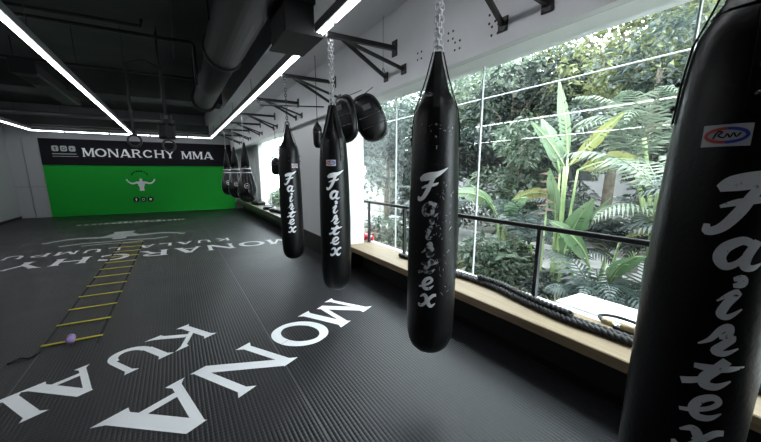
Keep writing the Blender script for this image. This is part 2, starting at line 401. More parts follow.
def window(name, y0, y1, mulls):
    r = bpy.data.objects.new(name, None); COL.objects.link(r); r.location = (XG, (y0+y1)/2, .4); r['kind'] = 'structure'
    oy = (y0+y1)/2; b = MB()
    gx = lambda z: -.030+.022*(z-.0)                  # the glass leans out a little at the top
    ys = [y0]+mulls+[y1]
    f = MB(); f.box(-.03, .04, y0-oy, y1-oy, -.42, -.012); f.box(-.03, .05, y0-oy, y1-oy, 2.235, 2.3)
    f.build('window_frame', FRAMEW, r)
    for a, c in zip(ys[:-1], ys[1:]):
        g = MB(); g.add([(gx(0), a-oy, 0), (gx(0), c-oy, 0), (gx(2.27), c-oy, 2.27), (gx(2.27), a-oy, 2.27)], [(0, 1, 2, 3)])
        g.build('pane', GLASS, r)
    for m_ in mulls:
        MB().box(-.010, .012, m_-oy-.006, m_-oy+.006, 0, 2.27).build('mullion', SEAL, r)
    return r
window('window_1', -1.9, 5.75, [-.66, 1.035, 2.77, 4.42])
window('window_2', 8.1, 14.0, [9.6, 11.0, 12.5])

# ================================================================ FLOOR PRINT
def floor_text(name, ang, ox, oy, rows, m, parent):
    """reading direction at angle ang; rows = [(text with x-ranges, top d, bottom d)]; s runs with the reading, d downwards"""
    c, s_ = math.cos(R(ang)), math.sin(R(ang)); mb = MB()
    def fn(s, d, z=.003): return (ox+s*c+d*s_, oy+s*s_-d*c, z)
    for letters, top, bot in rows:
        for ch, a, b in letters: put_glyph(mb, ch, a, b, bot, top, fn)
    o = mb.build(name, m, parent); return o
def row(text, start, pitch, wid, words=None):
    out = []; x = start
    for ch in text:
        if ch == ' ': x += pitch*.5; continue
        w = wid*(GL[ch][0] if ch not in 'I' else .45)
        out.append((ch, x, x+w)); x += pitch*(1 if ch != 'I' else .6)
    return out
near1 = [('M', -3.36, -2.74), ('O', -2.69, -2.17), ('N', -2.07, -1.45), ('A', -1.42, -.84), ('R', -.68, -.18), ('C', -.06, .46), ('H', .58, 1.12), ('Y', 1.2, 1.74)]
near2 = [('K', -2.05, -1.63), ('U', -1.62, -1.22), ('A', -1.18, -.77), ('L', -.77, -.40), ('A', -.36, .08), ('L', .40, .75), ('U', .80, 1.2), ('M', 1.26, 1.7)]
floor_text('printed_lettering', 212, 0, 0, [(near1, 1.885, 2.46), (near2, 2.905, 3.34)], PRINT, fl)['label'] = 'white MONARCHY lettering printed on the near mats'
far1 = [('M', -2.22, -1.68), ('O', -1.60, -1.06), ('N', -.98, -.42), ('A', -.34, .16), ('R', .26, .74), ('C', .90, 1.40), ('H', 1.50, 2.02), ('Y', 2.12, 2.64), ('M', 3.0, 3.5), ('M', 3.58, 4.08), ('A', 4.14, 4.62)]
far2 = [('K', -.98, -.68), ('U', -.58, -.28), ('A', -.20, .12), ('L', .20, .46), ('A', .52, .84), ('L', 1.12, 1.36), ('U', 1.44, 1.74), ('M', 1.82, 2.16), ('P', 2.24, 2.52), ('U', 2.60, 2.90), ('R', 2.98, 3.28)]
floor_text('printed_lettering', 180, 0, 0, [(far1, 7.70, 8.26), (far2, 8.68, 9.02)], PRINTF, fl)['label'] = 'white MONARCHY KUALA LUMPUR lettering on the far mats'

def strongman(mb, fn):                                  # torso seen from behind with arms raised and hands by the head; unit: width 2, height ~1
    body = [(-.17, -.5), (-.15, -.2), (-.26, .12), (-.36, .26), (-.3, .34), (-.12, .36), (.12, .36), (.3, .34), (.36, .26), (.26, .12), (.15, -.2), (.17, -.5)]
    poly2(mb, body, fn)
    poly2(mb, [(-.09, .34), (-.11, .52), (-.05, .62), (.05, .62), (.11, .52), (.09, .34)], fn)
    for s in (-1, 1):
        stroke2(mb, smooth([(s*.28, .28), (s*.45, .20), (s*.62, .17), (s*.78, .24), (s*.92, .40), (s*.97, .48)], 4), [.16]*4+[.15]*4+[.14]*4+[.11]*4+[.09]*4+[.10], fn)
        poly2(mb, [(s*.90, .42), (s*1.03, .44), (s*1.02, .56), (s*.93, .57)], fn)
lg = MB(); strongman(lg, lambda x, y: (-1.32+x*1.36, 10.9-y*1.15, .003))
stroke2(lg, [(-2.3, 9.72), (-1.9, 9.9), (-1.5, 9.88), (-1.1, 9.95), (-.6, 9.82), (-.3, 9.95)], .10, lambda x, y: (x, y, .003))
stroke2(lg, [(-1.9, 9.55), (-1.5, 9.62), (-1.1, 9.58), (-.8, 9.66)], .07, lambda x, y: (x, y, .003))
lg.build('printed_emblem', LOGOF, fl)['label'] = 'faded strongman emblem printed on the far mats'
sm_ = MB(); rnd = random.Random(5)
x = -2.7
while x < .15:
    w = rnd.uniform(.06, .12); hgt = .42 if -1.8 < x < -.3 and rnd.random() < .8 else .24
    sm_.add([(x, 13.4, .003), (x+w, 13.4, .003), (x+w, 13.4+hgt, .003), (x, 13.4+hgt, .003)], [(0, 1, 2, 3)]); x += w+rnd.uniform(.04, .08)
sm_.build('printed_caption', LOGOF, fl)

# ================================================================ BACK WALL: green wall, banner
gp = thing('green_wall_panel', 'bright green painted panel on the back wall with a white strongman emblem', 'wall panel', (-.97, YB, 0))
MB().box(-2.96, 3.2, -.03, 0, 0, 1.83).build('panel', GREEN, gp)
em = MB(); strongman(em, lambda x, y: (-.19+x*.46, -.034, 1.08+y*.42)); em.build('white_emblem', BAGPRC, gp)
la = MB()
for s in (-1, 1):
    for k in range(6):
        a = R(20+k*17); cx_, cz_ = -.21+s*.27*math.cos(a), 1.42+.2*math.sin(a)
        poly2(la, [(cx_-.035, cz_-.01), (cx_, cz_+.035), (cx_+.035, cz_+.01), (cx_, cz_-.03)], lambda x, y: (x, -.034, y))
la.build('laurel_wreath', BANNER, gp)
ci = MB(); cw = MB()
for k in (-1, 0, 1):
    icon_round(ci, -.19+k*.235, .53, .10, lambda x, y: (x, -.034, y))
poly2(cw, [(-.44, .47), (-.41, .47), (-.41, .59), (-.44, .59)], lambda x, y: (x, -.036, y)); poly2(cw, [(-.46, .53), (-.39, .53), (-.39, .55), (-.46, .55)], lambda x, y: (x, -.036, y))
stroke2(cw, [(-.19+.045*math.cos(R(a)), .53+.045*math.sin(R(a))) for a in range(0, 361, 30)], .014, lambda x, y: (x, -.036, y))
poly2(cw, [(.005, .49), (.085, .49), (.085, .57), (.005, .57)], lambda x, y: (x, -.036, y))
ci.build('black_round_icon', BANNER, gp); cw.build('icon_mark', BAGPRC, gp)
bn = thing('sign_banner', 'long charcoal banner reading MONARCHY MMA above the green wall panel', 'sign', (-.97, YB, 1.83))
MB().box(-2.96, 3.2, -.06, 0, 0, .90, .004).build('board', BANNER, bn)
bt = MB(); fb = lambda x, y: (x+.97, -.064, y-1.83)
xs = row('MONARCHY', -2.80, .365, .345)
for ch, a, b in xs:
    bt = MB(); put_glyph(bt, ch, a, b, 2.13, 2.43, fb); bt.build('white_letter', PRINT, bn)
for ch, a, b in row('MMA', .31, .40, .37):
    bt = MB(); put_glyph(bt, ch, a, b, 2.11, 2.41, fb); bt.build('white_letter', PRINT, bn)
bi = MB()
for k in range(3):
    cx_ = -3.52+k*.23
    poly2(bi, [(cx_-.09+.03, 2.30), (cx_+.06, 2.30), (cx_+.09, 2.33), (cx_+.09, 2.46), (cx_+.06, 2.49), (cx_-.06, 2.49), (cx_-.09, 2.46), (cx_-.09, 2.33)], fb)
poly2(bi, [(-3.62, 2.20), (-2.96, 2.20), (-2.96, 2.225), (-3.62, 2.225)], fb); poly2(bi, [(-3.62, 2.12), (-2.92, 2.12), (-2.92, 2.135), (-3.62, 2.135)], fb)
bi.build('social_icon_row', LOGOF, bn)
bk = MB(); fk = lambda x, y: (x+.97, -.067, y-1.83)
poly2(bk, [(-3.53, 2.33), (-3.505, 2.33), (-3.505, 2.46), (-3.53, 2.46)], fk); poly2(bk, [(-3.56, 2.40), (-3.48, 2.40), (-3.48, 2.42), (-3.56, 2.42)], fk)
stroke2(bk, [(-3.29+.045*math.cos(R(a)), 2.395+.045*math.sin(R(a))) for a in range(0, 361, 30)], .018, fk)
poly2(bk, [(-3.09, 2.36), (-3.03, 2.395), (-3.09, 2.43)], fk)
bk.build('icon_mark', BANNER, bn)

# ================================================================ STRIP LIGHTS
def strip(label, x0, y0, x1, y1, z, joints, w=.054):
    d = Vector((x1-x0, y1-y0, 0)); L_ = d.length; a = math.atan2(d.y, d.x)
    r = thing('strip_light', label, 'ceiling light', (x0, y0, z), a, None)
    MB().box(0, L_, -w/2-.02, w/2+.02, .012, .10, .004).build('housing', HOUS, r)
    js = [0]+joints+[L_]
    for p, q in zip(js[:-1], js[1:]): MB().box(p+.035, q-.035, -w/2, w/2, -.006, .012, .003).build('diffuser', LIT, r)
    n = int(L_/2.5)+1
    for k in range(n):
        t = (k+.5)*L_/n
        top = (ZC if x0 < 1.29 else ZL)-z
        MB().tube([(t, 0, .10), (t, 0, top)], .004, 6).build('hanger_wire', BLKM, r)
    return r
strip('long white strip light running down the middle of the dark ceiling', -1.18, 1.9, -1.18, 15.66, 2.9, [1.3, 2.7, 4.1, 5.53, 6.95, 8.4, 9.8, 11.2, 12.6])
strip('long white strip light beside the grey bulkhead above the bags', 1.39, -1.4, 1.39, 15.66, 2.9, [1.8, 3.2, 4.66, 5.5, 6.9, 8.4, 9.8, 11.2, 12.6, 14, 15.5])
strip('white strip light nearest the left wall', -3.85, .5, -3.85, 15.66, 2.9, [1.4, 2.8, 4.2, 5.6, 7, 8.4, 9.8, 11.2, 12.6, 14])
strip('white strip light crossing the room in front of the banner', -3.93, 15.76, 1.46, 15.76, 2.9, [.9, 2.1, 3.3, 4.5])

# ================================================================ CEILING SERVICES
du = thing('air_duct', 'big round black duct running along the ceiling beside the bags', 'duct', (.82, 0, 3.34))
rotY = Matrix.Rotation(-PI/2, 3, 'X')
MB().lathe([(.27, -2.5), (.27, 6.0)], n=32, rot=rotY, c=(0, 0, 0)).build('duct_tube', DUCT, du)
MB().lathe([(.235, 6.0), (.235, 10.2)], n=32, rot=rotY).build('duct_tube', DUCT, du)
for yy in (2.2, 6.0, 10.1): MB().lathe([(.24, yy-.03), (.30, yy-.03), (.30, yy+.03), (.24, yy+.03)], n=32, rot=rotY).build('duct_flange', DUCT, du)
for yy in (1.5, 5.0, 8.6): [MB().box(a_, a_+.02, yy-.02, yy+.02, 0, .51).build('hanger_strap', BLKM, du) for a_ in (-.29, .27)]
br = MB().tube(smooth([(0, 3.0, .12), (.18, 3.15, .14), (.38, 3.2, .1)], 5), .15, 18); br.build('branch_duct', DUCT, du)
vb = thing('ventilation_box', 'black square duct drop with a flared bottom plate beside the strip light', 'duct', (1.16, 3.76, 2.82))
MB().box(-.14, .15, -.26, .26, .03, .97, .006).build('box_body', DUCT, vb)
MB().prism([(-.16, 0), (.21, 0), (.19, .035), (-.14, .035)], -.34, .30, 'y').build('bottom_plate', DUCT, vb)
MB().box(-.15, .16, -.28, .28, .30, .34).box(-.15, .16, -.28, .28, .62, .66).build('flange', DUCT, vb)
tr = thing('fan_coil_unit', 'long dark ceiling air unit hanging on rods left of the middle strip light', 'air conditioner', (-2.05, 8.6, 3.22))
MB().box(-.17, .17, 0, 3.3, 0, .22, .02).build('casing', DUCT, tr)
MB().box(-.175, .175, -.05, 0, -.01, .23, .01).build('end_collar', DUCT, tr); MB().box(-.175, .175, 3.3, 3.36, -.01, .23, .01).build('end_collar', DUCT, tr)
gr = MB()
for k in range(8): gr.box(-.13, .13, .3+k*.08, .33+k*.08, -.012, 0)
gr.build('grille', BLKM, tr)
for (xx, yy) in ((-.15, .2), (.15, .2), (-.15, 3.1), (.15, 3.1)): MB().tube([(xx, yy, .2), (xx, yy, .63)], .007, 6).build('hanger_rod', BLKM, tr)
def pipe(label, pts, r, name='ceiling_pipe', m=BLKM):
    p0 = Vector(pts[0]); o = MB().tube([Vector(p)-p0 for p in pts], r, 10).build(name, m, None, p0)
    return tag(o, label, 'pipe')
pipe('black sprinkler pipe crossing the ceiling and turning down near the duct', [(-4.7, 7.2, 3.72), (.47, 7.2, 3.72), (.50, 7.2, 3.69), (.50, 7.2, 3.05)], .028)
pipe('thin black pipe crossing the ceiling nearer the camera', [(-4.7, 6.88, 3.74), (-.22, 6.88, 3.74), (-.20, 6.88, 3.84)], .024)
pipe('black pipe crossing the ceiling behind the hanging rings', [(-4.7, 9.3, 3.62), (.9, 9.3, 3.62)], .022)
pipe('light grey pipe crossing the far end below the dark ceiling', [(-4.7, 14.6, 3.32), (.2, 14.6, 3.32)], .045, m=HOUS)
pipe('thin vertical conduit hanging from the ceiling above the strip light', [(-.72, 5.2, 3.82), (-.72, 5.2, 3.35)], .012)
pipe('long thin conduit on the ceiling beside the round duct', [(.1, 2.0, 3.8), (.18, 5.2, 3.8), (.22, 8.6, 3.8)], .012)
pipe('thin black rod crossing the white pier behind the nearest far bag', [(1.3, 6.05, 2.62), (2.29, 5.55, 2.60)], .010)
# small sensor on the slab
sn = thing('smoke_detector', 'small pale smoke detector on the dark ceiling', 'smoke detector', (-.84, 5.45, ZC-.05))
MB().lathe([(.02, 0), (.05, .01), (.055, .05)], n=20).build('cover', GREYW, sn); MB().ball((0, 0, -.005), .012).build('sensor', HOUS, sn)
# gymnastic rings
def ring(label, x, y, z, ztop):
    r = thing('gymnastic_ring', label, 'gymnastic ring', (x, y, z), R(6), 'gymnastic rings on straps')
    MB().tube([(.09*math.cos(2*PI*i/28), 0, .09*math.sin(2*PI*i/28)) for i in range(28)], .016, 8, closed=True).build('ring', BLKM, r)
    MB().box(-.02, .02, -.008, .008, .085, 3.24-z).build('strap', STRAPM, r)
    MB().tube([(0, 0, 3.24-z), (0, 0, ztop-z)], .004, 6).build('upper_cord', STRAPM, r)
    MB().box(-.025, .025, -.012, .012, .42, .48, .003).build('buckle', DCHAIN, r)
ring('black gymnastic ring on a long strap left of the hanging speaker', -.50, 7.0, 2.06, 3.81)
ring('black gymnastic ring on a long strap below the hanging speaker', -.03, 6.95, 2.0, 3.81)
pipe('black curved cable sagging between the two ring straps', smooth([(-.5, 7.05, 3.22), (-.42, 7.05, 3.26), (-.23, 7.05, 3.30), (-.06, 7.05, 3.22), (-.02, 7.05, 3.18)], 5), .012, 'sagging_cable')
sp = thing('hanging_speaker', 'black loudspeaker hanging on a pole above the banner', 'loudspeaker', (-.04, 7.3, 2.13))
MB().box(-.13, .13, -.12, .12, 0, .24, .02).build('cabinet', BLKM, sp); MB().box(-.11, .11, -.13, -.118, .02, .22, .004).build('front_grille', DUCT, sp)
MB().box(-.07, .10, -.08, .08, .24, .42, .015).build('upper_cabinet', BLKM, sp); MB().tube([(0, 0, .42), (0, 0, 1.7)], .02, 8).build('pole', BLKM, sp)

# ================================================================ WALL BRACKETS
def make_bracket(label, y):
    r = thing('wall_bracket', label, 'wall bracket', (XF, y, 2.62), 0, 'bag brackets along the bulkhead')
    MB().obox((0, 0, .25), (-.79, 0, .25), .045, .045).build('arm', BLKM, r)
    for s in (-1, 1):
        MB().obox((-.62, 0, .235), (-.012, s*.18, .0), .03, .03).build('strut', BLKM, r)
        MB().box(-.012, 0, s*.18-.045, s*.18+.045, -.05, .05, .004).build('wall_plate', BLKM, r)
    MB().box(-.014, 0, -.05, .05, .17, .33, .004).build('wall_plate', BLKM, r)
    MB().tube([(-.75+.02*math.cos(2*PI*i/14), 0, .212+.022*math.sin(2*PI*i/14)) for i in range(14)], .006, 6, closed=True).build('eye', DCHAIN, r)
    bo = MB()
    for s in (-1, 1):
        for a in (-1, 1):
            for b in (-1, 1): bo.lathe([(.007, 0), (.007, .006)], (-.018, s*.18+a*.03, b*.035), 6, rot=Matrix.Rotation(PI/2, 3, 'Y'))
    bo.build('bolt', DCHAIN, r); return r
B0 = make_bracket('black bag bracket carrying the nearest bag, above the picture edge', .39)
BY = [1.79, 3.45, 5.11, 6.9, 8.75, 10.4, 12.1, 13.9]
BL = ['black bag bracket carrying the second nearest bag', 'black bag bracket holding the bag in front of the body pads', 'black bag bracket carrying the fourth tall bag beside the white pier',
      'empty black bag bracket on the far side of the white pier', 'black bag bracket carrying the nearest teardrop bag', 'black bag bracket carrying the middle teardrop bag', 'black bag bracket carrying the farthest teardrop bag', 'empty black bag bracket nearest the green wall']
for y, l in zip(BY, BL): dup(B0, (XF, y, 2.62), l)
def bolt_holes(y, z, pts):
    b = MB()
    for (a, c) in pts: b.lathe([(.009, 0), (.009, .004)], (XF-.004, y+a, z+c), 8, rot=Matrix.Rotation(PI/2, 3, 'Y'))
    return b
hb = MB()
for (y, z) in ((3.0, 2.68), (2.55, 2.72), (2.46, 2.62), (2.08, 2.70), (2.05, 2.61)):
    for (a, c) in ((-.03, -.03), (.03, .03), (.03, -.03), (-.03, .03)): hb.lathe([(.010, 0), (.010, .004)], (XF-.003, y+a, z+c), 8, rot=Matrix.Rotation(PI/2, 3, 'Y'))
tag(hb.build('bolt_holes', DUCT, None), None, None, None, 'structure')['label'] = 'groups of old bolt holes in the bulkhead'

# ================================================================ TALL PUNCHING BAGS
PROF = [(0, 0), (.05, .004), (.095, .022), (.128, .055), (.148, .10), (.158, .16), (.162, .24), (.163, .8), (.158, 1.1), (.150, 1.35), (.141, 1.5), (.130, 1.60), (.119, 1.645), (.098, 1.685), (.080, 1.715)]
def rad_at(z, prof=PROF):
    for (r0, h0), (r1, h1) in zip(prof[:-1], prof[1:]):
        if h0 <= z <= h1: return r0+(r1-r0)*(z-h0)/(h1-h0)
    return prof[-1][0]
def chain(mb, x, y, z0, z1, link=.042, r=.004, ph=0):
    n = max(1, int(abs(z1-z0)/(link*.72))); st = (z1-z0)/n
    for i in range(n):
        c = Vector((x, y, z0+st*(i+.5))); a = ph+(PI/2 if i % 2 else 0); pts = []
        for k in range(12):
            t = 2*PI*k/12; u = math.cos(t)*link*.28; w = math.sin(t)*link*.5
            pts.append((c.x+u*math.cos(a), c.y+u*math.sin(a), c.z+w))
        mb.tube(pts, r, 5, closed=True)
# brush-script letters: list of (points, widths) in a 1 x 1 box
SCRIPT = {
 'F': [([(.02, .70), (.18, .78), (.45, .84), (.75, .92), (1.12, 1.12)], [.12, .25, .27, .17, .02]),
       ([(.62, .86), (.50, .62), (.40, .36), (.24, .10), (.06, .02), (.02, .14)], [.12, .15, .17, .15, .13, .08]),
       ([(.12, .42), (.34, .50), (.66, .55), (.80, .62)], [.05, .11, .10, .03])],
 'a': [([(.72, .86), (.45, .98), (.14, .72), (.08, .34), (.28, .06), (.52, .20), (.70, .60), (.78, .92)], [.16, .20, .24, .24, .20, .14, .12, .10]),
       ([(.82, 1.0), (.70, .52), (.72, .12), (.92, .06), (1.1, .24)], [.18, .20, .20, .15, .04])],
 'i': [([(.42, 1.0), (.62, 1.04), (.66, .90), (.46, .84)], [.10, .20, .20, .10]),
       ([(.20, .40), (.44, .60), (.62, .66), (.46, .36), (.40, .08), (.60, .02), (.88, .26)], [.04, .12, .20, .20, .20, .15, .04])],
 'r': [([(.0, .22), (.24, .46), (.40, .86), (.56, .98), (.62, .74), (.42, .58)], [.04, .12, .16, .18, .16, .10]),
       ([(.42, .60), (.74, .60), (.60, .34), (.46, .08), (.70, .02), (1.0, .26)], [.12, .18, .20, .20, .15, .04])],
 't': [([(.02, .70), (.40, .72), (.80, .78), (1.12, .90)], [.12, .17, .14, .03]),
       ([(.66, 1.06), (.50, .70), (.34, .36), (.40, .10), (.66, .10), (.92, .36)], [.20, .22, .22, .20, .16, .04]),
       ([(-.12, .04), (.12, .16), (.36, .34)], [.16, .15, .10])],
 'e': [([(-.14, .18), (.20, .30), (.58, .52), (.74, .78), (.56, .96), (.28, .78), (.18, .40), (.34, .08), (.66, .10), (.92, .36)], [.10, .13, .13, .15, .18, .20, .22, .20, .16, .04])],
 'x': [([(-.02, .72), (.24, .90), (.42, .66), (.56, .30), (.76, .08), (1.0, .30)], [.05, .17, .20, .20, .17, .04]),
       ([(.98, .92), (.76, .86), (.50, .50), (.26, .14), (.06, .08), (-.06, .24)], [.14, .17, .15, .15, .17, .08]),
       ([(.30, .52), (.66, .50)], [.06, .06])],
}
LET = [('F', 1.385, 1.56, .15), ('a', 1.285, 1.375, .105), ('i', 1.14, 1.265, .10), ('r', 1.03, 1.125, .105), ('t', .915, 1.015, .12), ('e', .81, .90, .105), ('x', .69, .79, .12)]
def make_bag(label, y, zb, face, leather, prt, patch_off, patch_m, seam=False, chrome=True, shift=0.0, strapang=40):
    """face = direction (world angle) the lettering looks to"""
    r = thing('punching_bag', label, 'punching bag', (XB, y, zb), face, 'tall black punching bags on the right')
    MB().lathe(PROF, n=48).build('body', leather, r)
    # leather skirt gathering to the shackle
    n = 24; sk = []
    pr = [(.100, 1.69), (.080, 1.718), (.066, 1.76), (.048, 1.83), (.031, 1.90), (.020, 1.95)]
    vs = []; fs = []
    for i, (rr, h) in enumerate(pr):
        for j in range(48):
            t = 2*PI*j/48; k = 1+.09*math.cos(t*6)*min(1, i/2)
            vs.append((rr*k*math.cos(t), rr*k*math.sin(t), h))
    for i in range(len(pr)-1):
        for j in range(48): fs.append((i*48+j, i*48+(j+1) % 48, (i+1)*48+(j+1) % 48, (i+1)*48+j))
    sm = MB(); sm.add(vs, fs, True); sm.build('top_skirt', leather, r)
    for k in range(4):
        a = R(strapang+90*k); c, s = math.cos(a), math.sin(a); st = MB()
        path = [(.149, 1.40), (.142, 1.52), (.130, 1.62), (.100, 1.70), (.064, 1.81), (.028, 1.95)]
        L2 = []
        for (rr, h) in path:
            for w in (-.02, .02):
                for q in (0, .006): L2.append(((rr+q)*c-w*s, (rr+q)*s+w*c, h))
        ff = []
        for i in range(len(path)-1):
            b = i*4
            ff += [(b+1, b+3, b+7, b+5), (b, b+4, b+6, b+2), (b, b+1, b+5, b+4), (b+2, b+6, b+7, b+3)]
        ff += [(0, 2, 3, 1), (20, 21, 23, 22)]
        st.add(L2, ff); st.build('strap', LEATH, r)
        rv = MB()
        for h in (1.45, 1.52): rv.ball((.156*c*(1 if h < 1.5 else .985), .156*s*(1 if h < 1.5 else .985), h), .008, n=8, m=6)
        rv.build('rivet', DCHAIN, r)
    MB().tube([(0, .028*math.cos(2*PI*i/16), 1.965+.028*math.sin(2*PI*i/16)) for i in range(16)], .007, 6, closed=True).build('shackle', CHROME if chrome else DCHAIN, r)
    ch = MB(); zt = 2.82-zb
    if chrome:
        for a in (.0, 1.6, 3.1, 4.7): chain(ch, .014*math.cos(a), .014*math.sin(a), 1.985, zt, .045, .0042, a)
    else: chain(ch, 0, 0, 1.985, zt, .05, .0045)
    ch.build('chain', CHROME if chrome else DCHAIN, r)
    # seams
    sm = MB()
    for a in (PI, ):
        sm.tube([(rad_at(h)*1.004*math.cos(a), rad_at(h)*1.004*math.sin(a), h) for h in [.1+.08*i for i in range(20)]], .002, 5)
    sm.build('seam', LEATH, r)
    # lettering wrapped on the body
    lt = MB(); lt2 = MB()
    def fn(x_, z_):
        rr = rad_at(z_)+.0018; t = (x_+shift)/rr
        return (rr*math.cos(t), rr*math.sin(t), z_)
    for chh, z0, z1, w in LET:
        lt = MB()
        z0 -= zb; z1 -= zb; zc = (z0+z1)/2; k_ = .90 if chh != 'F' else 1.0; z0 = zc+(z0-zc)*k_; z1 = zc+(z1-zc)*k_
        for pts, ws in SCRIPT[chh]:
            pw = smooth([(p[0], p[1], q) for p, q in zip(pts, ws)], 5)
            stroke2(lt, [((p[0]-.5+(p[1]-.5)*.12)*w*(.86 if chh != 'F' else 1), z0+p[1]*(z1-z0)) for p in pw], [max(p[2], .01)*w*1.12 for p in pw], fn)
        lt.build('script_letter', BAGPR if seam and chh in 'Fex' else prt, r)
    # oval maker's patch
    pa = MB(); pz = 1.65-zb; x0 = patch_off
    def fp(k):
        def f(x_, z_):
            rr = rad_at(z_)+k; t = x_/rr; return (rr*math.cos(t), rr*math.sin(t), z_)
        return f
    m_, n_ = 10, 1
    for i in range(m_):
        a = x0-.05+.10*i/m_; b = x0-.05+.10*(i+1)/m_
        pa.add([fp(.003)(a, pz-.029), fp(.003)(b, pz-.029), fp(.003)(b, pz+.029), fp(.003)(a, pz+.029)], [(0, 1, 2, 3)])
    pt = pa.build('maker_patch', PATCHM, r)
    def half(sg, m):
        q = MB()
        P_ = [(x0+sg*.042*math.sin(R(a)), pz+.018*math.cos(R(a))) for a in range(0, 181, 12)]
        stroke2(q, P_, .008, fp(.0045)); q.build('oval_half', m, pt)
    half(-1, REDM); half(1, BLUEM)
    q = MB(); stroke2(q, smooth([(x0-.026, pz-.008), (x0-.018, pz+.010), (x0-.008, pz+.008), (x0-.016, pz), (x0-.004, pz-.006), (x0+.002, pz+.004), (x0+.008, pz-.006), (x0+.014, pz+.006), (x0+.020, pz-.005), (x0+.028, pz+.006)], 3), .0035, fp(.005)); q.build('patch_script', BANNER, pt)
    if seam:
        q = MB(); stroke2(q, [(-.004, 1.38), (0, 1.46), (.004, 1.60), (.002, 1.66)], [.003, .006, .007, .004], lambda x_, z_: fp(.004)(x_+.012, z_)); q.build('white_zip', BAGPRC, r)
        q = MB(); rn = random.Random(3)
        for k in range(42):
            z_ = rn.uniform(.45, 1.2); x_ = rn.uniform(.02, .12); l = rn.uniform(.005, .03)
            stroke2(q, [(x_, z_), (x_+rn.uniform(-.02, .02), z_+l)], [.0012, .003], fp(.003))
        for k in range(26):
            x_ = rn.gauss(0, .045); z_ = 1.50+rn.gauss(0, .02)
            stroke2(q, [(x_, z_), (x_+.004, z_+.006)], [.003, .003], fp(.003))
        q.build('scratches', BAGPR3, r)
    return r
def tocam(y): return math.atan2(-y, -XB)
make_bag('nearest tall black punching bag cut off by the right edge with big scuffed script', BAGS_Y[0], .30, tocam(BAGS_Y[0]), LEATH, BAGPR, -.018, BLUEM, shift=.056, strapang=10)
make_bag('tall black punching bag hanging in the middle of the window with badly worn script', BAGS_Y[1], .31, tocam(BAGS_Y[1]), LEATHW, BAGPR3, .40, BLUEM, seam=True, shift=-.02, strapang=0)
make_bag('tall black punching bag hanging in front of the two body pads', BAGS_Y[2], .27, tocam(BAGS_Y[2]), LEATH, BAGPRC, -.03, REDM, shift=.0, strapang=35)
make_bag('farthest tall black punching bag hanging beside the white pier', BAGS_Y[3], .27, tocam(BAGS_Y[3]), LEATH, BAGPRC, .085, BLUEM, shift=.0, chrome=False, strapang=0)

# teardrop bags
def make_tear(label, y):
    r = thing('teardrop_bag', label, 'punching bag', (XB, y, .86), tocam(y), 'teardrop bags near the green wall')
    pr = [(0, 0), (.08, .012), (.15, .06), (.195, .14), (.21, .24), (.203, .34), (.175, .48), (.14, .62), (.115, .74), (.10, .86)]
    MB().lathe(pr, n=36).build('body', SHINY, r)
    MB().lathe([(.102, .85), (.09, 1.0), (.065, 1.15), (.04, 1.28), (.022, 1.38)], n=30).build('cone_top', LEATH, r)
    for h, rr in ((.70, .127), (.79, .111)): MB().lathe([(rr-.004, h-.012), (rr+.004, h-.012), (rr+.003, h+.012), (rr-.004, h+.012)], n=36).build('white_band', BAGPRC, r)
    q = MB(); f = lambda x_, z_: (((rad_at(z_, pr))+.004)*math.cos(x_/.2), ((rad_at(z_, pr))+.004)*math.sin(x_/.2), z_)
    stroke2(q, [(.055*math.cos(R(a)), .40+.055*math.sin(R(a))) for a in range(0, 361, 20)], .010, f)
    stroke2(q, [(-.03, .40), (.03, .40)], .02, f); q.build('round_emblem', BAGPR, r)
    for s in (-1, 1):
        MB().tube([(0, s*rad_at(h, pr)*1.01, h) for h in (.12, .2, .3, .4, .5, .6, .68)], .006, 5).build('seam', PATCHM, r)
    ch = MB(); chain(ch, 0, 0, 1.40, 1.97, .05, .0045); ch.build('chain', CHROME, r); return r
T0 = make_tear('nearest black teardrop bag with white bands by the far window', 8.75)
dup(T0, (XB, 10.4, .86), 'middle black teardrop bag, half hidden by the nearest one', tocam(10.4))
dup(T0, (XB, 12.1, .86), 'farthest black teardrop bag, closest to the green wall panel', tocam(12.1))

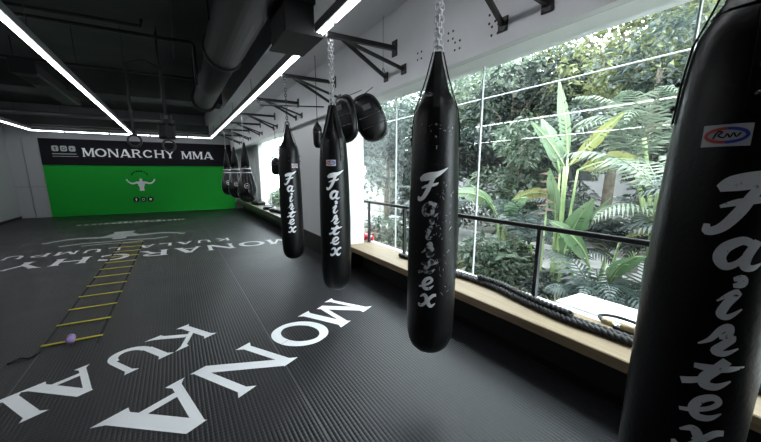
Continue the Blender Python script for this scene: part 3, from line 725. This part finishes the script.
# body pads hung on the bulkhead edge
def make_pad(label, loc, rz, tilt, hook):
    r = thing('body_pad', label, 'training pad', loc, rz, 'round body pads hung under the bulkhead'); r.rotation_euler.y = tilt
    W2, H2, T2 = .165, .25, .09; vs = []; fs = []; N = 36
    rings = [(1.0, -.5), (1.06, -.2), (1.06, .25), (.98, .62), (.80, .88), (.5, 1.0), (.2, 1.04)]
    for (k, d) in rings:
        for j in range(N):
            t = 2*PI*j/N; c, s = math.cos(t), math.sin(t); p = .74
            vs.append((W2*k*math.copysign(abs(c)**p, c), -T2*d, H2*k*math.copysign(abs(s)**p, s)))
    for i in range(len(rings)-1):
        for j in range(N): fs.append((i*N+j, i*N+(j+1) % N, (i+1)*N+(j+1) % N, (i+1)*N+j))
    fs += [tuple(range(N))[::-1], tuple((len(rings)-1)*N+j for j in range(N))]
    b = MB(); b.add(vs, fs, True); b.build('padded_body', LEATH, r)
    MB().tube([(W2*1.07*math.copysign(abs(math.cos(t))**.74, math.cos(t)), -.01, H2*1.07*math.copysign(abs(math.sin(t))**.74, math.sin(t))) for t in [2*PI*j/36 for j in range(36)]], .014, 8, closed=True).build('piping', SHINY, r)
    MB().box(-.17, .17, .045, .06, .04, .10, .004).box(-.17, .17, .045, .06, -.10, -.04, .004).build('back_strap', STRAPM, r)
    for zc in (-.10, .02):
        MB().tube([(W2*.93*math.sin(a), -T2*1.02*(.45+.55*math.cos(a)) if abs(a) > 1.2 else -T2*(1.0-.28*abs(math.sin(a))**4)-.006, zc) for a in [-1.2+2.4*i/14 for i in range(15)]], .006, 6).build('front_seam', SHINY, r)
    MB().box(-.05, .05, -T2-.012, -T2-.004, .09, .15, .002).build('label_patch', DCHAIN, r)
    hk = (Matrix.Translation(loc) @ r.rotation_euler.to_matrix().to_4x4()).inverted() @ Vector(hook)
    MB().tube(smooth([(0, 0, H2*1.04), (hk.x*.5-.02, hk.y*.5, (H2+hk.z)/2), tuple(hk)], 4), .005, 6).build('hanging_cord', BLKM, r)
    return r
P0 = make_pad('black body pad hanging half behind the third tall bag', (1.86, 4.02, 2.19), R(-68), R(-10), (2.2, 4.25, 2.60))
P1 = make_pad('black body pad hanging in front of the window top by the bulkhead', (2.10, 3.86, 2.20), R(-20), R(-24), (2.2, 3.95, 2.58))
wr = thing('hanging_hook', 'steel hook hanging on a thin wire against the bulkhead', 'hook', (2.15, 3.62, 2.62))
MB().tube([(0, 0, .09), (0, 0, .62)], .003, 6).build('wire', HOUS, wr)
MB().tube([(0, .022*math.cos(2*PI*i/14), .045+.045*math.sin(2*PI*i/14)) for i in range(14)], .005, 6, closed=True).build('hook', DCHAIN, wr)

def small_bag(label, loc, rr, hh, ztop):
    r = thing('small_hanging_bag', label, 'punching bag', loc)
    MB().lathe([(0, 0), (rr*.6, .01), (rr*.93, .05), (rr, .12), (rr, hh*.75), (rr*.8, hh*.87), (rr*.3, hh), (.01, hh+.02)], n=24).build('body', LEATH, r)
    MB().lathe([(rr+.002, hh*.6), (rr+.002, hh*.6+.02)], n=24, cap=False).build('band', SHINY, r)
    MB().tube([(0, 0, hh), (0, 0, ztop-loc[2])], .005, 6).build('cord', BLKM, r)
small_bag('slim black bag hanging close to the white pier behind the third tall bag', (1.97, 5.30, 1.93), .07, .37, ZL)
small_bag('small black bag hanging by the far window behind the farthest tall bag', (2.17, 8.75, 1.50), .13, .40, 2.6)

# ================================================================ LEDGES, RAIL AND WHAT LIES ON THEM
lb = thing('wooden_ledge', 'long light oak ledge below the near window', 'ledge', (2.62, .7, .33))
MB().box(-.32, .15, -4.3, 4.32, .055, .075, .004).build('top_board', WOOD, lb)
MB().box(-.325, -.295, -4.3, 4.32, -.005, .072, .003).build('front_board', WOOD, lb)
MB().box(.01, .15, 4.33, 5.04, .055, .075, .003).build('end_board', WOOD, lb)
lf = thing('dark_ledge', 'dark olive ledge along the far window past the white pier', 'ledge', (2.6, 12.3, .30))
MB().box(-.32, .19, -4.2, 4.29, .06, .11, .006).build('top_board', DWOOD, lf)
MB().box(-.325, -.29, -4.2, 4.29, -.04, .112, .003).build('front_board', DWOOD, lf)
ZT = .407
rl = thing('safety_rail', 'black metal safety rail in front of the near window', 'railing', (2.73, 5.7, .405))
MB().box(-.02, .02, -9.2, .03, .655, .695, .004).build('top_rail', RAILM, rl)
for yy in (5.05, 4.0, 2.94, 1.88, .83, -.22, -1.3, -2.35):
    MB().box(-.018, .018, yy-5.7-.018, yy-5.7+.018, .004, .655).box(-.035, .035, yy-5.735, yy-5.665, 0, .006).build('post', RAILM, rl)
# battle rope
def rope_strands(pts, r, tw, name, parent, m, strands=3):
    pts = smooth(pts, 14); mb = MB()
    for k in range(strands):
        q = []; L_ = 0
        for i, p in enumerate(pts):
            if i: L_ += (Vector(p)-Vector(pts[i-1])).length
            d = (Vector(pts[min(i+1, len(pts)-1)])-Vector(pts[max(i-1, 0)])).normalized(); a = Vector((-d.y, d.x, 0)).normalized()
            b = d.cross(a); t = L_*tw+2*PI*k/strands
            q.append(Vector(p)+(a*math.cos(t)+b*math.sin(t))*r*.62)
        mb.tube(q, r*.62, 7)
    return mb.build(name, m, parent)
rp = thing('battle_rope', 'thick black battle rope lying along the oak ledge', 'rope', (2.62, 2.0, ZT))
base = [(2.60, 3.75), (2.64, 3.3), (2.66, 2.85), (2.69, 2.5), (2.68, 2.2), (2.64, 1.95), (2.60, 1.7), (2.56, 1.42), (2.57, 1.2), (2.585, .95), (2.6, .6), (2.62, .1), (2.6, -.5)]
rope_strands([(x-2.62, y-2.0, .026) for x, y in base], .027, 50, 'rope', rp, ROPEM)
rope_strands([(x-2.62-.050+.008*math.sin(i*1.3), y-2.0+.02, .026) for i, (x, y) in enumerate(base[2:])], .026, 50, 'rope', rp, ROPEM)
rope_strands([(x-2.62-.024+.010*math.sin(i*1.9), y-2.0, .068) for i, (x, y) in enumerate(base[3:8])], .025, 50, 'rope', rp, ROPEM)
MB().tube([(2.595-2.62, 3.90-2.0, .026), (2.60-2.62, 3.74-2.0, .026)], .028, 12).build('rubber_handle', BLKM, rp)
# strap with tan grips
sg = thing('exercise_strap', 'black strap loop with two tan grips lying on the ledge by the nearest bag', 'exercise strap', (2.73, 1.14, ZT))
MB().tube(smooth([(-.08, -.14, .03), (-.06, .10, .05), (.02, .17, .06), (.09, .08, .06), (.09, -.1, .055), (.06, -.17, .04)], 6), .012, 8).build('strap_loop', STRAPM, sg)
MB().tube([(-.085, .10, .065), (-.08, .03, .065)], .026, 12).build('tan_grip', TAN, sg)
MB().tube([(-.065, -.02, .065), (-.06, -.11, .065)], .028, 12).build('tan_grip', TAN, sg)
MB().box(-.02, .05, -.03, .06, 0, .02, .006).build('black_buckle', BLKM, sg)
# red gloves by the pier
def glove(label, loc, rz):
    r = thing('boxing_glove', label, 'boxing glove', loc, rz, 'red boxing gloves on the ledge')
    b = MB(); b.ball((0, .03, .075), .062, .085, .072); b.ball((0, -.03, .06), .05, .06, .055); b.build('mitt', REDL, r)
    MB().tube([(.045, .0, .06), (.075, .04, .075), (.065, .085, .08)], [.025, .03, .022], 12).build('thumb', REDL, r)
    MB().lathe([(.04, 0), (.046, .05), (.044, .10)], (0, -.08, .045), 18, rot=Matrix.Rotation(PI/2, 3, 'X')).build('cuff', REDL, r)
    MB().lathe([(.048, .04), (.048, .075)], (0, -.08, .045), 18, rot=Matrix.Rotation(PI/2, 3, 'X'), cap=False).build('white_band', BAGPRC, r)
    return r
G0 = glove('red boxing glove on the ledge nearest the white pier', (2.70, 5.20, ZT+.004), R(40))
dup(G0, (2.70, 5.42, ZT+.004), 'red boxing glove on the ledge behind the other glove', R(60))
kb = thing('canvas_bundle', 'khaki rolled bundle on the mat beside the white pier', 'bundle', (2.16, 5.3, 0))
MB().lathe([(0, 0), (.09, .01), (.11, .08), (.10, .22), (.06, .30), (.02, .31)], n=20).build('roll', KHAKI, kb); MB().lathe([(.112, .11), (.112, .14)], n=20, cap=False).build('tie', STRAPM, kb)
# black pads on the far ledge
for (y_, l_, rz_, hh) in ((10.3, 'black kick pad lying on the dark ledge nearest the white pier', .2, .10), (11.6, 'black kick pad lying in the middle of the dark ledge', -.3, .09), (13.3, 'black kick pad lying on the far end of the dark ledge', .1, .12)):
    r = thing('kick_pad', l_, 'training pad', (2.55, y_, .412), rz_, 'kick pads on the dark ledge')
    MB().box(-.15, .15, -.40, .40, 0, hh, .03).build('pad', LEATH, r)
    MB().box(-.16, .16, -.18, -.12, hh-.005, hh+.012, .003).box(-.16, .16, .12, .18, hh-.005, hh+.012, .003).build('strap', STRAPM, r)

# ================================================================ AGILITY LADDER AND PEANUT BALL
ld = thing('agility_ladder', 'agility ladder with yellow rungs and black side straps lying on the mats', 'agility ladder', (-.985, 6.7, .003))
ys = [4.05+.49*k for k in range(12)]
for y_ in ys:
    MB().box(-.225, .225, y_-6.7-.017, y_-6.7+.017, .003, .009, .002).build('rung', YEL, ld)
for s in (-1, 1):
    pts = [(-s*0+s*.205, y_-6.7) for y_ in [3.9]+ys+[9.6]]
    b = MB()
    for p, q in zip(pts[:-1], pts[1:]): b.box(p[0]-.012, p[0]+.012, p[1], q[1], 0, .003)
    b.build('side_strap', STRAPM, ld)
MB().tube(smooth([(-.205, -2.8, .006), (-.24, -2.88, .006), (-.30, -2.86, .012), (-.36, -2.92, .006)], 5), .008, 6).build('strap_end', STRAPM, ld)
pb = thing('peanut_massage_ball', 'lilac peanut massage ball resting on the nearest yellow rung', 'massage ball', (-.985, 4.0, .012))
b = MB(); prf = []
for i in range(25):
    u = -1+2*i/24; r_ = .034*math.sqrt(max(0, 1-((abs(u)-.47)/.53)**2)) if abs(u) > .47 else .034-.012*(1-(abs(u)/.47)**2)
    prf.append((max(r_, .0005), u*.075))
b.lathe(prf, (0, 0, .034), 20, rot=Matrix.Rotation(R(96), 3, 'Z') @ Matrix.Rotation(PI/2, 3, 'Y')); b.build('ball_body', LILAC, pb)

# ================================================================ GARDEN OUTSIDE
ZG = -.40
struct('ground', MB().box(3.0, 34, -14, 34, ZG-.1, ZG), SOIL, 'garden ground outside the windows')
pv = MB().box(6.4, 8.6, -8, 26, ZG, ZG+.03); struct('garden_path', pv, PALEG, 'pale stone path through the garden')
cs = thing('white_planter_ledge', 'bright white low planter box outside the glass near the nearest bag', 'planter', (3.13, .45, ZG))
MB().box(-.22, .16, -2.3, 1.31, 0, .775, .01).build('planter_body', FRAMEW, cs); MB().box(-.225, .17, -2.32, 1.33, .775, .805, .006).build('planter_lid', FRAMEW, cs)
wl = thing('reflection_line', 'added thin white line imitating a strip light reflection in the window glass', 'wire', (3.55, 3.0, 2.49))  # added outside the glass to imitate a reflected strip light
MB().tube([(0, -9, 0), (0, 9, 0)], .007, 8).build('reflection_line_rod', FRAMEW, wl)  # white rod drawn as the reflected line
for yy in (-9, 9): MB().tube([(0, yy, -2.82), (0, yy, .04)], .02, 8).build('reflection_line_post', FRAMEW, wl)
bd = thing('neighbour_building', 'pale grey building with dark window bands behind the trees', 'building', (17, 12, ZG))
MB().box(0, 4, -7, 9, 0, 4.2, .02).build('wall', CONC, bd)
MB().box(-.5, 4.2, -7.3, 9.3, 4.2, 4.6, .02).build('roof_slab', PALEG, bd)
for k in range(5): f_ = MB().box(-.02, .03, -6+k*3.0, -4+k*3.0, 1.6, 3.2).build('window', DUCT, bd)
hd = thing('tall_hedge', 'very tall dark leafy hedge closing the view behind the grey building', 'hedge', (23.5, 8, ZG))
hm = MB(); hv = []; hf = []; NY, NZ = 90, 22; hr = random.Random(4); ph = [hr.uniform(0, 6) for _ in range(8)]
for i in range(NY+1):
    y_ = -24+60*i/NY; top = 10.5+1.3*math.sin(y_*.35+ph[0])+.8*math.sin(y_*.9+ph[1])+.4*math.sin(y_*2.3+ph[2])
    for j in range(NZ+1):
        t = j/NZ; z_ = top*t; bx = -.7*math.sin(PI*min(1, t*1.02))-.35*math.sin(y_*1.3+z_*1.1+ph[3])-.3*math.sin(y_*2.9-z_*2.1+ph[4])+hr.uniform(-.12, .12)
        hv.append((bx+1.2*t**4, y_, z_))
    hv.append((3.0, y_, top*.9)); hv.append((3.0, y_, 0))
W_ = NZ+3
for i in range(NY):
    for j in range(W_-1): hf.append((i*W_+j, (i+1)*W_+j, (i+1)*W_+j+1, i*W_+j+1))
hm.add(hv, hf, True); hm.build('leafy_mass', L_DARK, hd)
leaf_cloud_args = [(-.6, -22+2.1*k, 1.5+(k*3.7 % 8.5), 1.4, 1.5) for k in range(27)]
gw = thing('garden_wall', 'low pale wall along the far side of the garden', 'wall', (12.5, 8, ZG))
MB().box(-.12, .12, -20, 18, 0, 1.1).build('wall_body', PALEG, gw); MB().box(-.16, .16, -20, 18, 1.1, 1.18).build('coping', CONC, gw)

def leaf_cloud(rn, n, blobs, size, droop=.3, slim=.42):
    mb = MB()
    for i in range(n):
        bx, by, bz, br, bh = rn.choices(blobs, weights=[b[3]**2*b[4] for b in blobs])[0]
        while True:
            u = Vector((rn.uniform(-1, 1), rn.uniform(-1, 1), rn.uniform(-1, 1)))
            if .35 < u.length < 1: break
        u *= (1/u.length)**.45*u.length**.1 if u.length < .7 else 1
        c = Vector((bx+u.x*br, by+u.y*br, bz+u.z*bh))
        d = Vector((u.x+rn.gauss(0, .6), u.y+rn.gauss(0, .6), rn.gauss(-droop, .4))).normalized()
        a = d.cross(Vector((rn.gauss(0, .5), rn.gauss(0, .5), 1))).normalized()
        L_ = size*rn.uniform(.6, 1.35); w = L_*slim; nn = a.cross(d)*L_*.12
        mb.add([c, c+d*L_*.45+a*w/2+nn, c+d*L_, c+d*L_*.45-a*w/2+nn], [(0, 1, 2), (0, 2, 3)])
    return mb
_hl = leaf_cloud(random.Random(8), 3600, leaf_cloud_args, .34); _hl.build('leaves', L_MID, hd)
def tree(label, x, y, h, rn, leaf, n=3200, spread=1.3, size=.15, trunk_r=.1, low=.35, group=None, cat='tree', slim=.42):
    r = thing('garden_tree', label, cat, (x, y, ZG), 0, group)
    blobs = []; tb = MB(); lean = rn.uniform(-.3, .3)
    trunk = smooth([(0, 0, 0), (lean*.3, .1*lean, h*.3), (lean*.6, -.2*lean, h*.6), (lean*.8, 0, h*.88)], 4)
    tb.tube(trunk, [trunk_r*(1-.7*i/(len(trunk)-1)) for i in range(len(trunk))], 9)
    for k in range(9):
        a = rn.uniform(0, 2*PI); hh = h*rn.uniform(low, .95); rr = spread*rn.uniform(.35, 1)*(1-.3*abs(hh/h-.6))
        ex = (lean*.6+rr*math.cos(a), rr*math.sin(a), hh); s0 = trunk[min(len(trunk)-1, int(hh/h*.8*len(trunk)))]
        tb.tube(smooth([s0, ((s0[0]+ex[0])/2, (s0[1]+ex[1])/2, (s0[2]+ex[2])/2+.15), ex], 3), [trunk_r*.35*(1-.12*i) for i in range(7)], 6)
        blobs.append((*ex, spread*rn.uniform(.42, .65), spread*rn.uniform(.3, .5)))
    blobs.append((lean*.7, 0, h*.92, spread*.55, spread*.42))
    tb.build('trunk', BARK, r); leaf_cloud(rn, n, blobs, size, slim=slim).build('foliage', leaf, r); return r
def bush(label, x, y, rn, leaf, rad=.6, h=.9, n=1500, size=.13, slim=.5, droop=.1):
    r = thing('garden_bush', label, 'bush', (x, y, ZG)); sb = MB()
    for k in range(7):
        a = rn.uniform(0, 2*PI); sb.tube(smooth([(0, 0, 0), (.3*rad*math.cos(a), .3*rad*math.sin(a), h*.4), (.75*rad*math.cos(a), .75*rad*math.sin(a), h*.8)], 3), .012, 5)
    sb.build('stems', BARK, r)
    bl = [(rad*.45*math.cos(a), rad*.45*math.sin(a), h*rn.uniform(.35, .75), rad*.6, h*.33) for a in [rn.uniform(0, 2*PI) for _ in range(6)]]
    leaf_cloud(rn, n, bl, size, droop, slim).build('foliage', leaf, r); return r
def frond(mb, base, az, L_, rise, droop, nl, ll, rn, lw=.022, vee=.35):
    """arching rachis with paired leaflets"""
    pts = []; h = Vector((math.cos(az), math.sin(az), 0)); p = Vector(base); ang = rise
    N = nl
    for i in range(N+1):
        pts.append(p.copy()); p = p+(h*math.cos(ang)+Vector((0, 0, math.sin(ang))))*(L_/N); ang -= droop/N*(.5+1.3*i/N)
    mb.tube(pts[::2]+[pts[-1]], [.010*(1-.75*i/(len(pts)//2+1)) for i in range(len(pts[::2])+1)], 5)
    side = Vector((-math.sin(az), math.cos(az), 0))
    for i in range(2, N+1):
        t = i/N; d = (pts[i]-pts[i-1]).normalized(); up = side.cross(d)
        l = ll*math.sin(PI*min(1, .12+.88*t)**.8)*rn.uniform(.85, 1.1)+.03
        for s in (-1, 1):
            dr = (d*.65+side*s*.95-up*vee*s*0+Vector((0, 0, -.25-.25*rn.random()))).normalized(); w = d*lw
            e = pts[i]+dr*l; m_ = pts[i]+dr*l*.5+Vector((0, 0, .02))
            mb.add([pts[i]-w*.4, pts[i]+w*.4, m_+w*.8, m_-w*.8, e+Vector((0, 0, -.12*l))], [(0, 1, 2, 3), (3, 2, 4)])
def palm(label, x, y, rn, leaf, h=.8, nf=12, L_=1.3, ll=.34, stems=4, spread=.25, name='garden_palm', rise=(.9, 1.45), droop=(1.3, 2.2), lw=.022):
    r = thing(name, label, 'palm', (x, y, ZG)); sb = MB(); fb_ = MB()
    for k in range(stems):
        a = rn.uniform(0, 2*PI); q = (spread*math.cos(a), spread*math.sin(a)); hh = h*rn.uniform(.7, 1.1)
        top = (q[0]*1.6, q[1]*1.6, hh)
        sb.tube(smooth([(q[0]*.5, q[1]*.5, 0), (q[0], q[1], hh*.5), top], 4), .035, 8)
        for j in range(nf//stems+1):
            frond(fb_, (top[0], top[1], top[2]-.03), rn.uniform(0, 2*PI), L_*rn.uniform(.75, 1.15), rn.uniform(*rise), rn.uniform(*droop), 22, ll, rn, lw)
    sb.build('stems', STEMG, r); fb_.build('fronds', leaf, r); return r
def paddle(mb, stalk, base, az, tilt, L_, w, bend, rn, split=.3, roll=0, tl=None):
    """one paddle leaf on a long stalk"""
    h = Vector((math.cos(az), math.sin(az), 0)); side = Vector((-h.y, h.x, 0)); p = Vector(base); ang = tilt
    sp_ = [p.copy()]
    for i in range(6): p = p+(h*math.cos(ang)*.5+Vector((0, 0, math.sin(ang))))*(L_[0]/6); sp_.append(p.copy())
    stalk.tube(sp_, [.035-.0035*i for i in range(7)], 7)
    N = 18; mid = [p.copy()]; dirs = []; ang = tilt if tl is None else tl
    for i in range(N): 
        d = h*math.cos(ang)+Vector((0, 0, math.sin(ang))); dirs.append(d); p = p+d*(L_[1]/N); mid.append(p.copy()); ang -= bend/N
    dirs.append(dirs[-1]); rl = roll; stalk.tube(mid, [.014*(1-.8*i/N)+.002 for i in range(N+1)], 5)
    for s in (-1, 1):
        for i in range(N):
            t0, t1 = i/N, (i+1)/N; W0 = w*math.sin(PI*(.06+.92*t0)**.85); W1 = w*math.sin(PI*(.06+.92*t1)**.85)
            if rn.random() < split: W1 *= .78; gap = .35
            else: gap = 0
            q = []
            for (c, W_, d) in ((mid[i], W0, dirs[i]), (mid[i+1]-dirs[i]*gap*L_[1]/N, W1, dirs[i+1])):
                up = d.cross(side)*(-1); sd_ = side*math.cos(rl)+up*math.sin(rl); up2 = up*math.cos(rl)-side*math.sin(rl); o_ = sd_*s*math.cos(.3)+up2*math.sin(.3)
                q.append((c, c+o_*W_*.5+d*.02, c+o_*W_+d*.06-up2*W_*.15))
            mb.add([q[0][0], q[1][0], q[1][1], q[0][1]], [(0, 1, 2, 3)], True); mb.add([q[0][1], q[1][1], q[1][2], q[0][2]], [(0, 1, 2, 3)], True)
def banana(label, x, y, rn, leaves, leaf=L_BAN):
    r = thing('banana_plant', label, 'banana plant', (x, y, ZG)); st = MB(); lf_ = MB(); ly = MB()
    for k, (az, tilt, sl, ll, w, bend, yel, roll, tl) in enumerate(leaves):
        paddle(ly if yel else lf_, st, (.05*math.cos(k*2.1), .05*math.sin(k*2.1), 0), az, tilt, (sl, ll), w, bend, rn, .3, roll, tl)
    st.build('stalks', STEMG, r); lf_.build('leaf_blades', leaf, r)
    if ly.v: ly.build('yellow_leaf_blades', L_BANY, r)
    return r
def blades(label, x, y, rn, leaf, n=40, L_=.8, w=.03, base=0, name='blade_plant'):
    r = thing(name, label, 'plant', (x, y, ZG)); mb = MB()
    for k in range(n):
        az = rn.uniform(0, 2*PI); ang = rn.uniform(.7, 1.5); l = L_*rn.uniform(.6, 1.1); p = Vector((.05*math.cos(az), .05*math.sin(az), base*rn.uniform(.6, 1)))
        h = Vector((math.cos(az), math.sin(az), 0)); side = Vector((-h.y, h.x, 0)); pr = None
        for i in range(7):
            ww = w*math.sin(PI*(.2+.78*i/6))
            q = (p-side*ww, p+side*ww)
            if pr: mb.add([pr[0], pr[1], q[1], q[0]], [(0, 1, 2, 3)], True)
            pr = q; p = p+(h*math.cos(ang)+Vector((0, 0, math.sin(ang))))*l/6; ang -= rn.uniform(.12, .38)
    if base: MB().tube([(0, 0, 0), (0, 0, base)], .03, 8).build('stem', BARK, r)
    mb.build('leaves', leaf, r); return r

rn = random.Random(11)
# the big bird-of-paradise / banana clump in the middle of the window; azimuth 90 deg = away along the room
banana('tall banana plant with broad upright leaves in the middle of the window', 4.75, 2.95, rn,
       [(R(110), 1.54, 2.15, 1.05, .13, .15, 0, .5, 1.45), (R(-25), 1.50, 2.05, 1.0, .13, .15, 1, 1.2, .85), (R(-35), 1.45, 2.0, .75, .14, .5, 1, 1.3, .45), (R(150), 1.5, 2.05, .75, .11, .3, 0, 1.2, 1.0),
        (R(60), 1.5, 1.95, 1.1, .13, .5, 0, .3, 1.1), (R(240), 1.35, .8, 1.0, .17, .6, 0, .2, 1.3), (R(-20), 1.3, .9, .95, .17, .3, 0, 1.0, 1.0), (R(200), 1.4, 1.3, .9, .13, .6, 0, .6, 1.2)])
banana('smaller banana plant with an arching torn leaf low in the right of the window', 4.6, 2.25, rn,
       [(R(-30), 1.3, 1.1, 1.05, .11, 2.1, 1, .9, .9), (R(150), 1.3, .8, .8, .15, .8, 0, 1.0, 1.2), (R(230), 1.1, .7, .8, .15, .9, 0, 0, 1.1)])
banana('banana plant with wide leaves behind the leafy bush', 5.2, 4.4, rn,
       [(R(150), 1.35, 1.3, .9, .17, 1.1, 0, 1.0, .9), (R(-30), 1.35, 1.4, .9, .16, 1.3, 1, .9, .8), (R(170), 1.4, 1.1, .9, .16, .8, 0, .6, 1.2), (R(240), 1.25, 1.2, .9, .17, 1.0, 0, 0, 1.0)])
palm('pale feathery palm arching over at the right of the window', 5.3, 2.05, rn, L_PALE, h=1.75, nf=18, L_=1.25, ll=.36, stems=4, spread=.3, lw=.024)
palm('blue green palm behind the nearest bag edge', 4.6, 1.2, rn, L_BLUE, h=1.2, nf=16, L_=1.3, ll=.36, stems=4, spread=.25)
palm('low dark palm with drooping fronds beside the white planter', 4.35, 1.95, rn, L_BLUE, h=.35, nf=14, L_=1.0, ll=.34, stems=3, spread=.15)
palm('dense palm clump behind the middle bag', 5.4, 3.6, rn, L_BLUE, h=1.0, nf=18, L_=1.2, ll=.33, stems=4, spread=.35)
palm('thin stemmed palm clump behind the rail', 5.4, 2.75, rn, L_DARK, h=.9, nf=14, L_=1.1, ll=.34, stems=5, spread=.3)
palm('palm with dark fronds left of the middle bag', 5.0, 6.2, rn, L_BLUE, h=.9, nf=16, L_=1.2, ll=.32, stems=4, spread=.3)
palm('tall feathery palm far back at the right', 7.2, 2.4, rn, L_PALE, h=2.6, nf=18, L_=1.6, ll=.42, stems=4, spread=.5)
palm('tall feathery palm at the right edge of the window', 6.2, 1.0, rn, L_MID, h=2.2, nf=18, L_=1.5, ll=.4, stems=4, spread=.5)
palm('feathery palm outside the far window', 4.6, 13.0, rn, L_MID, h=1.2, nf=14, L_=1.3, ll=.34, stems=4, spread=.4)
bush('leafy bush right of the middle bag below the rail', 4.45, 3.75, rn, L_MID, .62, .95, 1900, .13)
bush('pale leafy bush against the glass left of the middle bag', 4.0, 4.9, rn, L_PALE, .5, .7, 1300, .11)
bush('low dark bush beneath the thin stemmed palm', 4.6, 2.9, rn, L_BLUE, .4, .5, 700, .11)
bush('mid green bush outside beside the white pier', 4.4, 6.9, rn, L_MID, .6, 1.0, 1500, .12)
bush('round bush outside the far window', 3.9, 11.4, rn, L_MID, .6, 1.2, 1500, .12)
bush('pale bush at the end of the far window', 4.1, 14.5, rn, L_PALE, .8, 1.4, 1800, .13)
blades('clump of grassy blades left of the middle bag', 3.75, 4.35, rn, L_OLIVE, 60, .95, .022)
blades('spiky bluish bladed plant left of the grassy clump', 3.8, 5.3, rn, L_BLUE, 50, 1.0, .02, .25)
blades('short bladed plant behind the rail post', 3.7, 2.25, rn, L_OLIVE, 26, .9, .014)
hl = thing('heliconia_flower', 'dry pinkish heliconia flower spike in front of the banana plant', 'flower', (4.45, 3.0, ZG))
MB().tube([(0, 0, 0), (0, 0, 1.95)], .014, 7).build('stem', STEMG, hl)
hb_ = MB()
for k in range(11):
    a = PI/2+(PI if k % 2 else 0); z = 1.95-.055*k; d = Vector((math.cos(a), math.sin(a), -.1)); p = Vector((0, 0, z)); q = p+d*.16
    hb_.add([p+Vector((.01, 0, .02)), p+Vector((.01, 0, -.025)), q, p+Vector((-.02, 0, -.02)), p+Vector((-.02, 0, .02))], [(0, 1, 2), (2, 3, 4), (1, 3, 2), (0, 2, 4)])
hb_.build('bracts', L_PINK, hl)
tree('dark leaning tree with black green leaves behind the middle bag', 8.0, 6.6, 4.6, rn, L_DARK, 4200, 1.3, .20, .16, .45)
tree('tall thin trunked tree left of the dark leaning tree', 8.8, 9.6, 5.4, rn, L_MID, 3800, 1.6, .2, .14, .4)
tree('broad pale tree at the far left of the near window', 8.8, 14.0, 5.0, rn, L_PALE, 4200, 2.2, .22, .16, .25)
tree('light green tree seen above the banana leaves', 9.6, 7.8, 6.2, rn, L_PALE, 4800, 2.0, .2, .15, .4)
tree('yellow green tree high in the right of the window', 9.2, 4.6, 6.4, rn, L_OLIVE, 4800, 1.9, .17, .15, .45)
tree('dense mid green tree behind the feathery palm', 7.6, 3.2, 4.3, rn, L_BLUE, 5200, 1.5, .16, .13, .25)
tree('dense dark tree behind the nearest bag', 7.4, 1.2, 4.6, rn, L_BLUE, 5200, 1.6, .16, .14, .25)
tree('pale tree at the right edge of the window', 9.5, 1.6, 6.2, rn, L_PALE, 4500, 2.0, .18, .15, .35)
tree('slender tree with low leaves behind the window rail', 6.6, 5.2, 2.9, rn, L_MID, 3600, 1.1, .15, .08, .25)
tree('bushy tree outside between pier and dark tree', 6.8, 8.2, 3.2, rn, L_BLUE, 3800, 1.3, .16, .09, .2)
tree('dark leafy tree close behind the grassy clump', 5.9, 7.4, 2.9, rn, L_DARK, 3800, 1.0, .15, .07, .15)
tree('dense blue green tree left of the tall thin trunked tree', 6.9, 11.4, 4.4, rn, L_BLUE, 5200, 1.7, .18, .12, .12)
tree('leafy tree outside the far window', 5.6, 15.5, 3.6, rn, L_MID, 3600, 1.3, .16, .09, .2)
tree('tall pale tree beyond the far window', 7.5, 20.5, 5.6, rn, L_PALE, 4200, 2.2, .22, .15, .15)
tree('distant round tree in front of the grey building', 13.8, 9.5, 6.4, rn, L_MID, 4200, 2.6, .28, .2, .3)
tree('distant tall tree left of the grey building', 13.8, 17.0, 7.0, rn, L_BLUE, 4200, 2.8, .3, .2, .3)
tree('distant tree right of the grey building', 13.8, 3.8, 7.6, rn, L_BLUE, 4600, 2.8, .28, .2, .25)
tree('distant tree behind the nearest bag', 12.8, -1.5, 7.0, rn, L_MID, 3800, 2.6, .28, .2, .2)
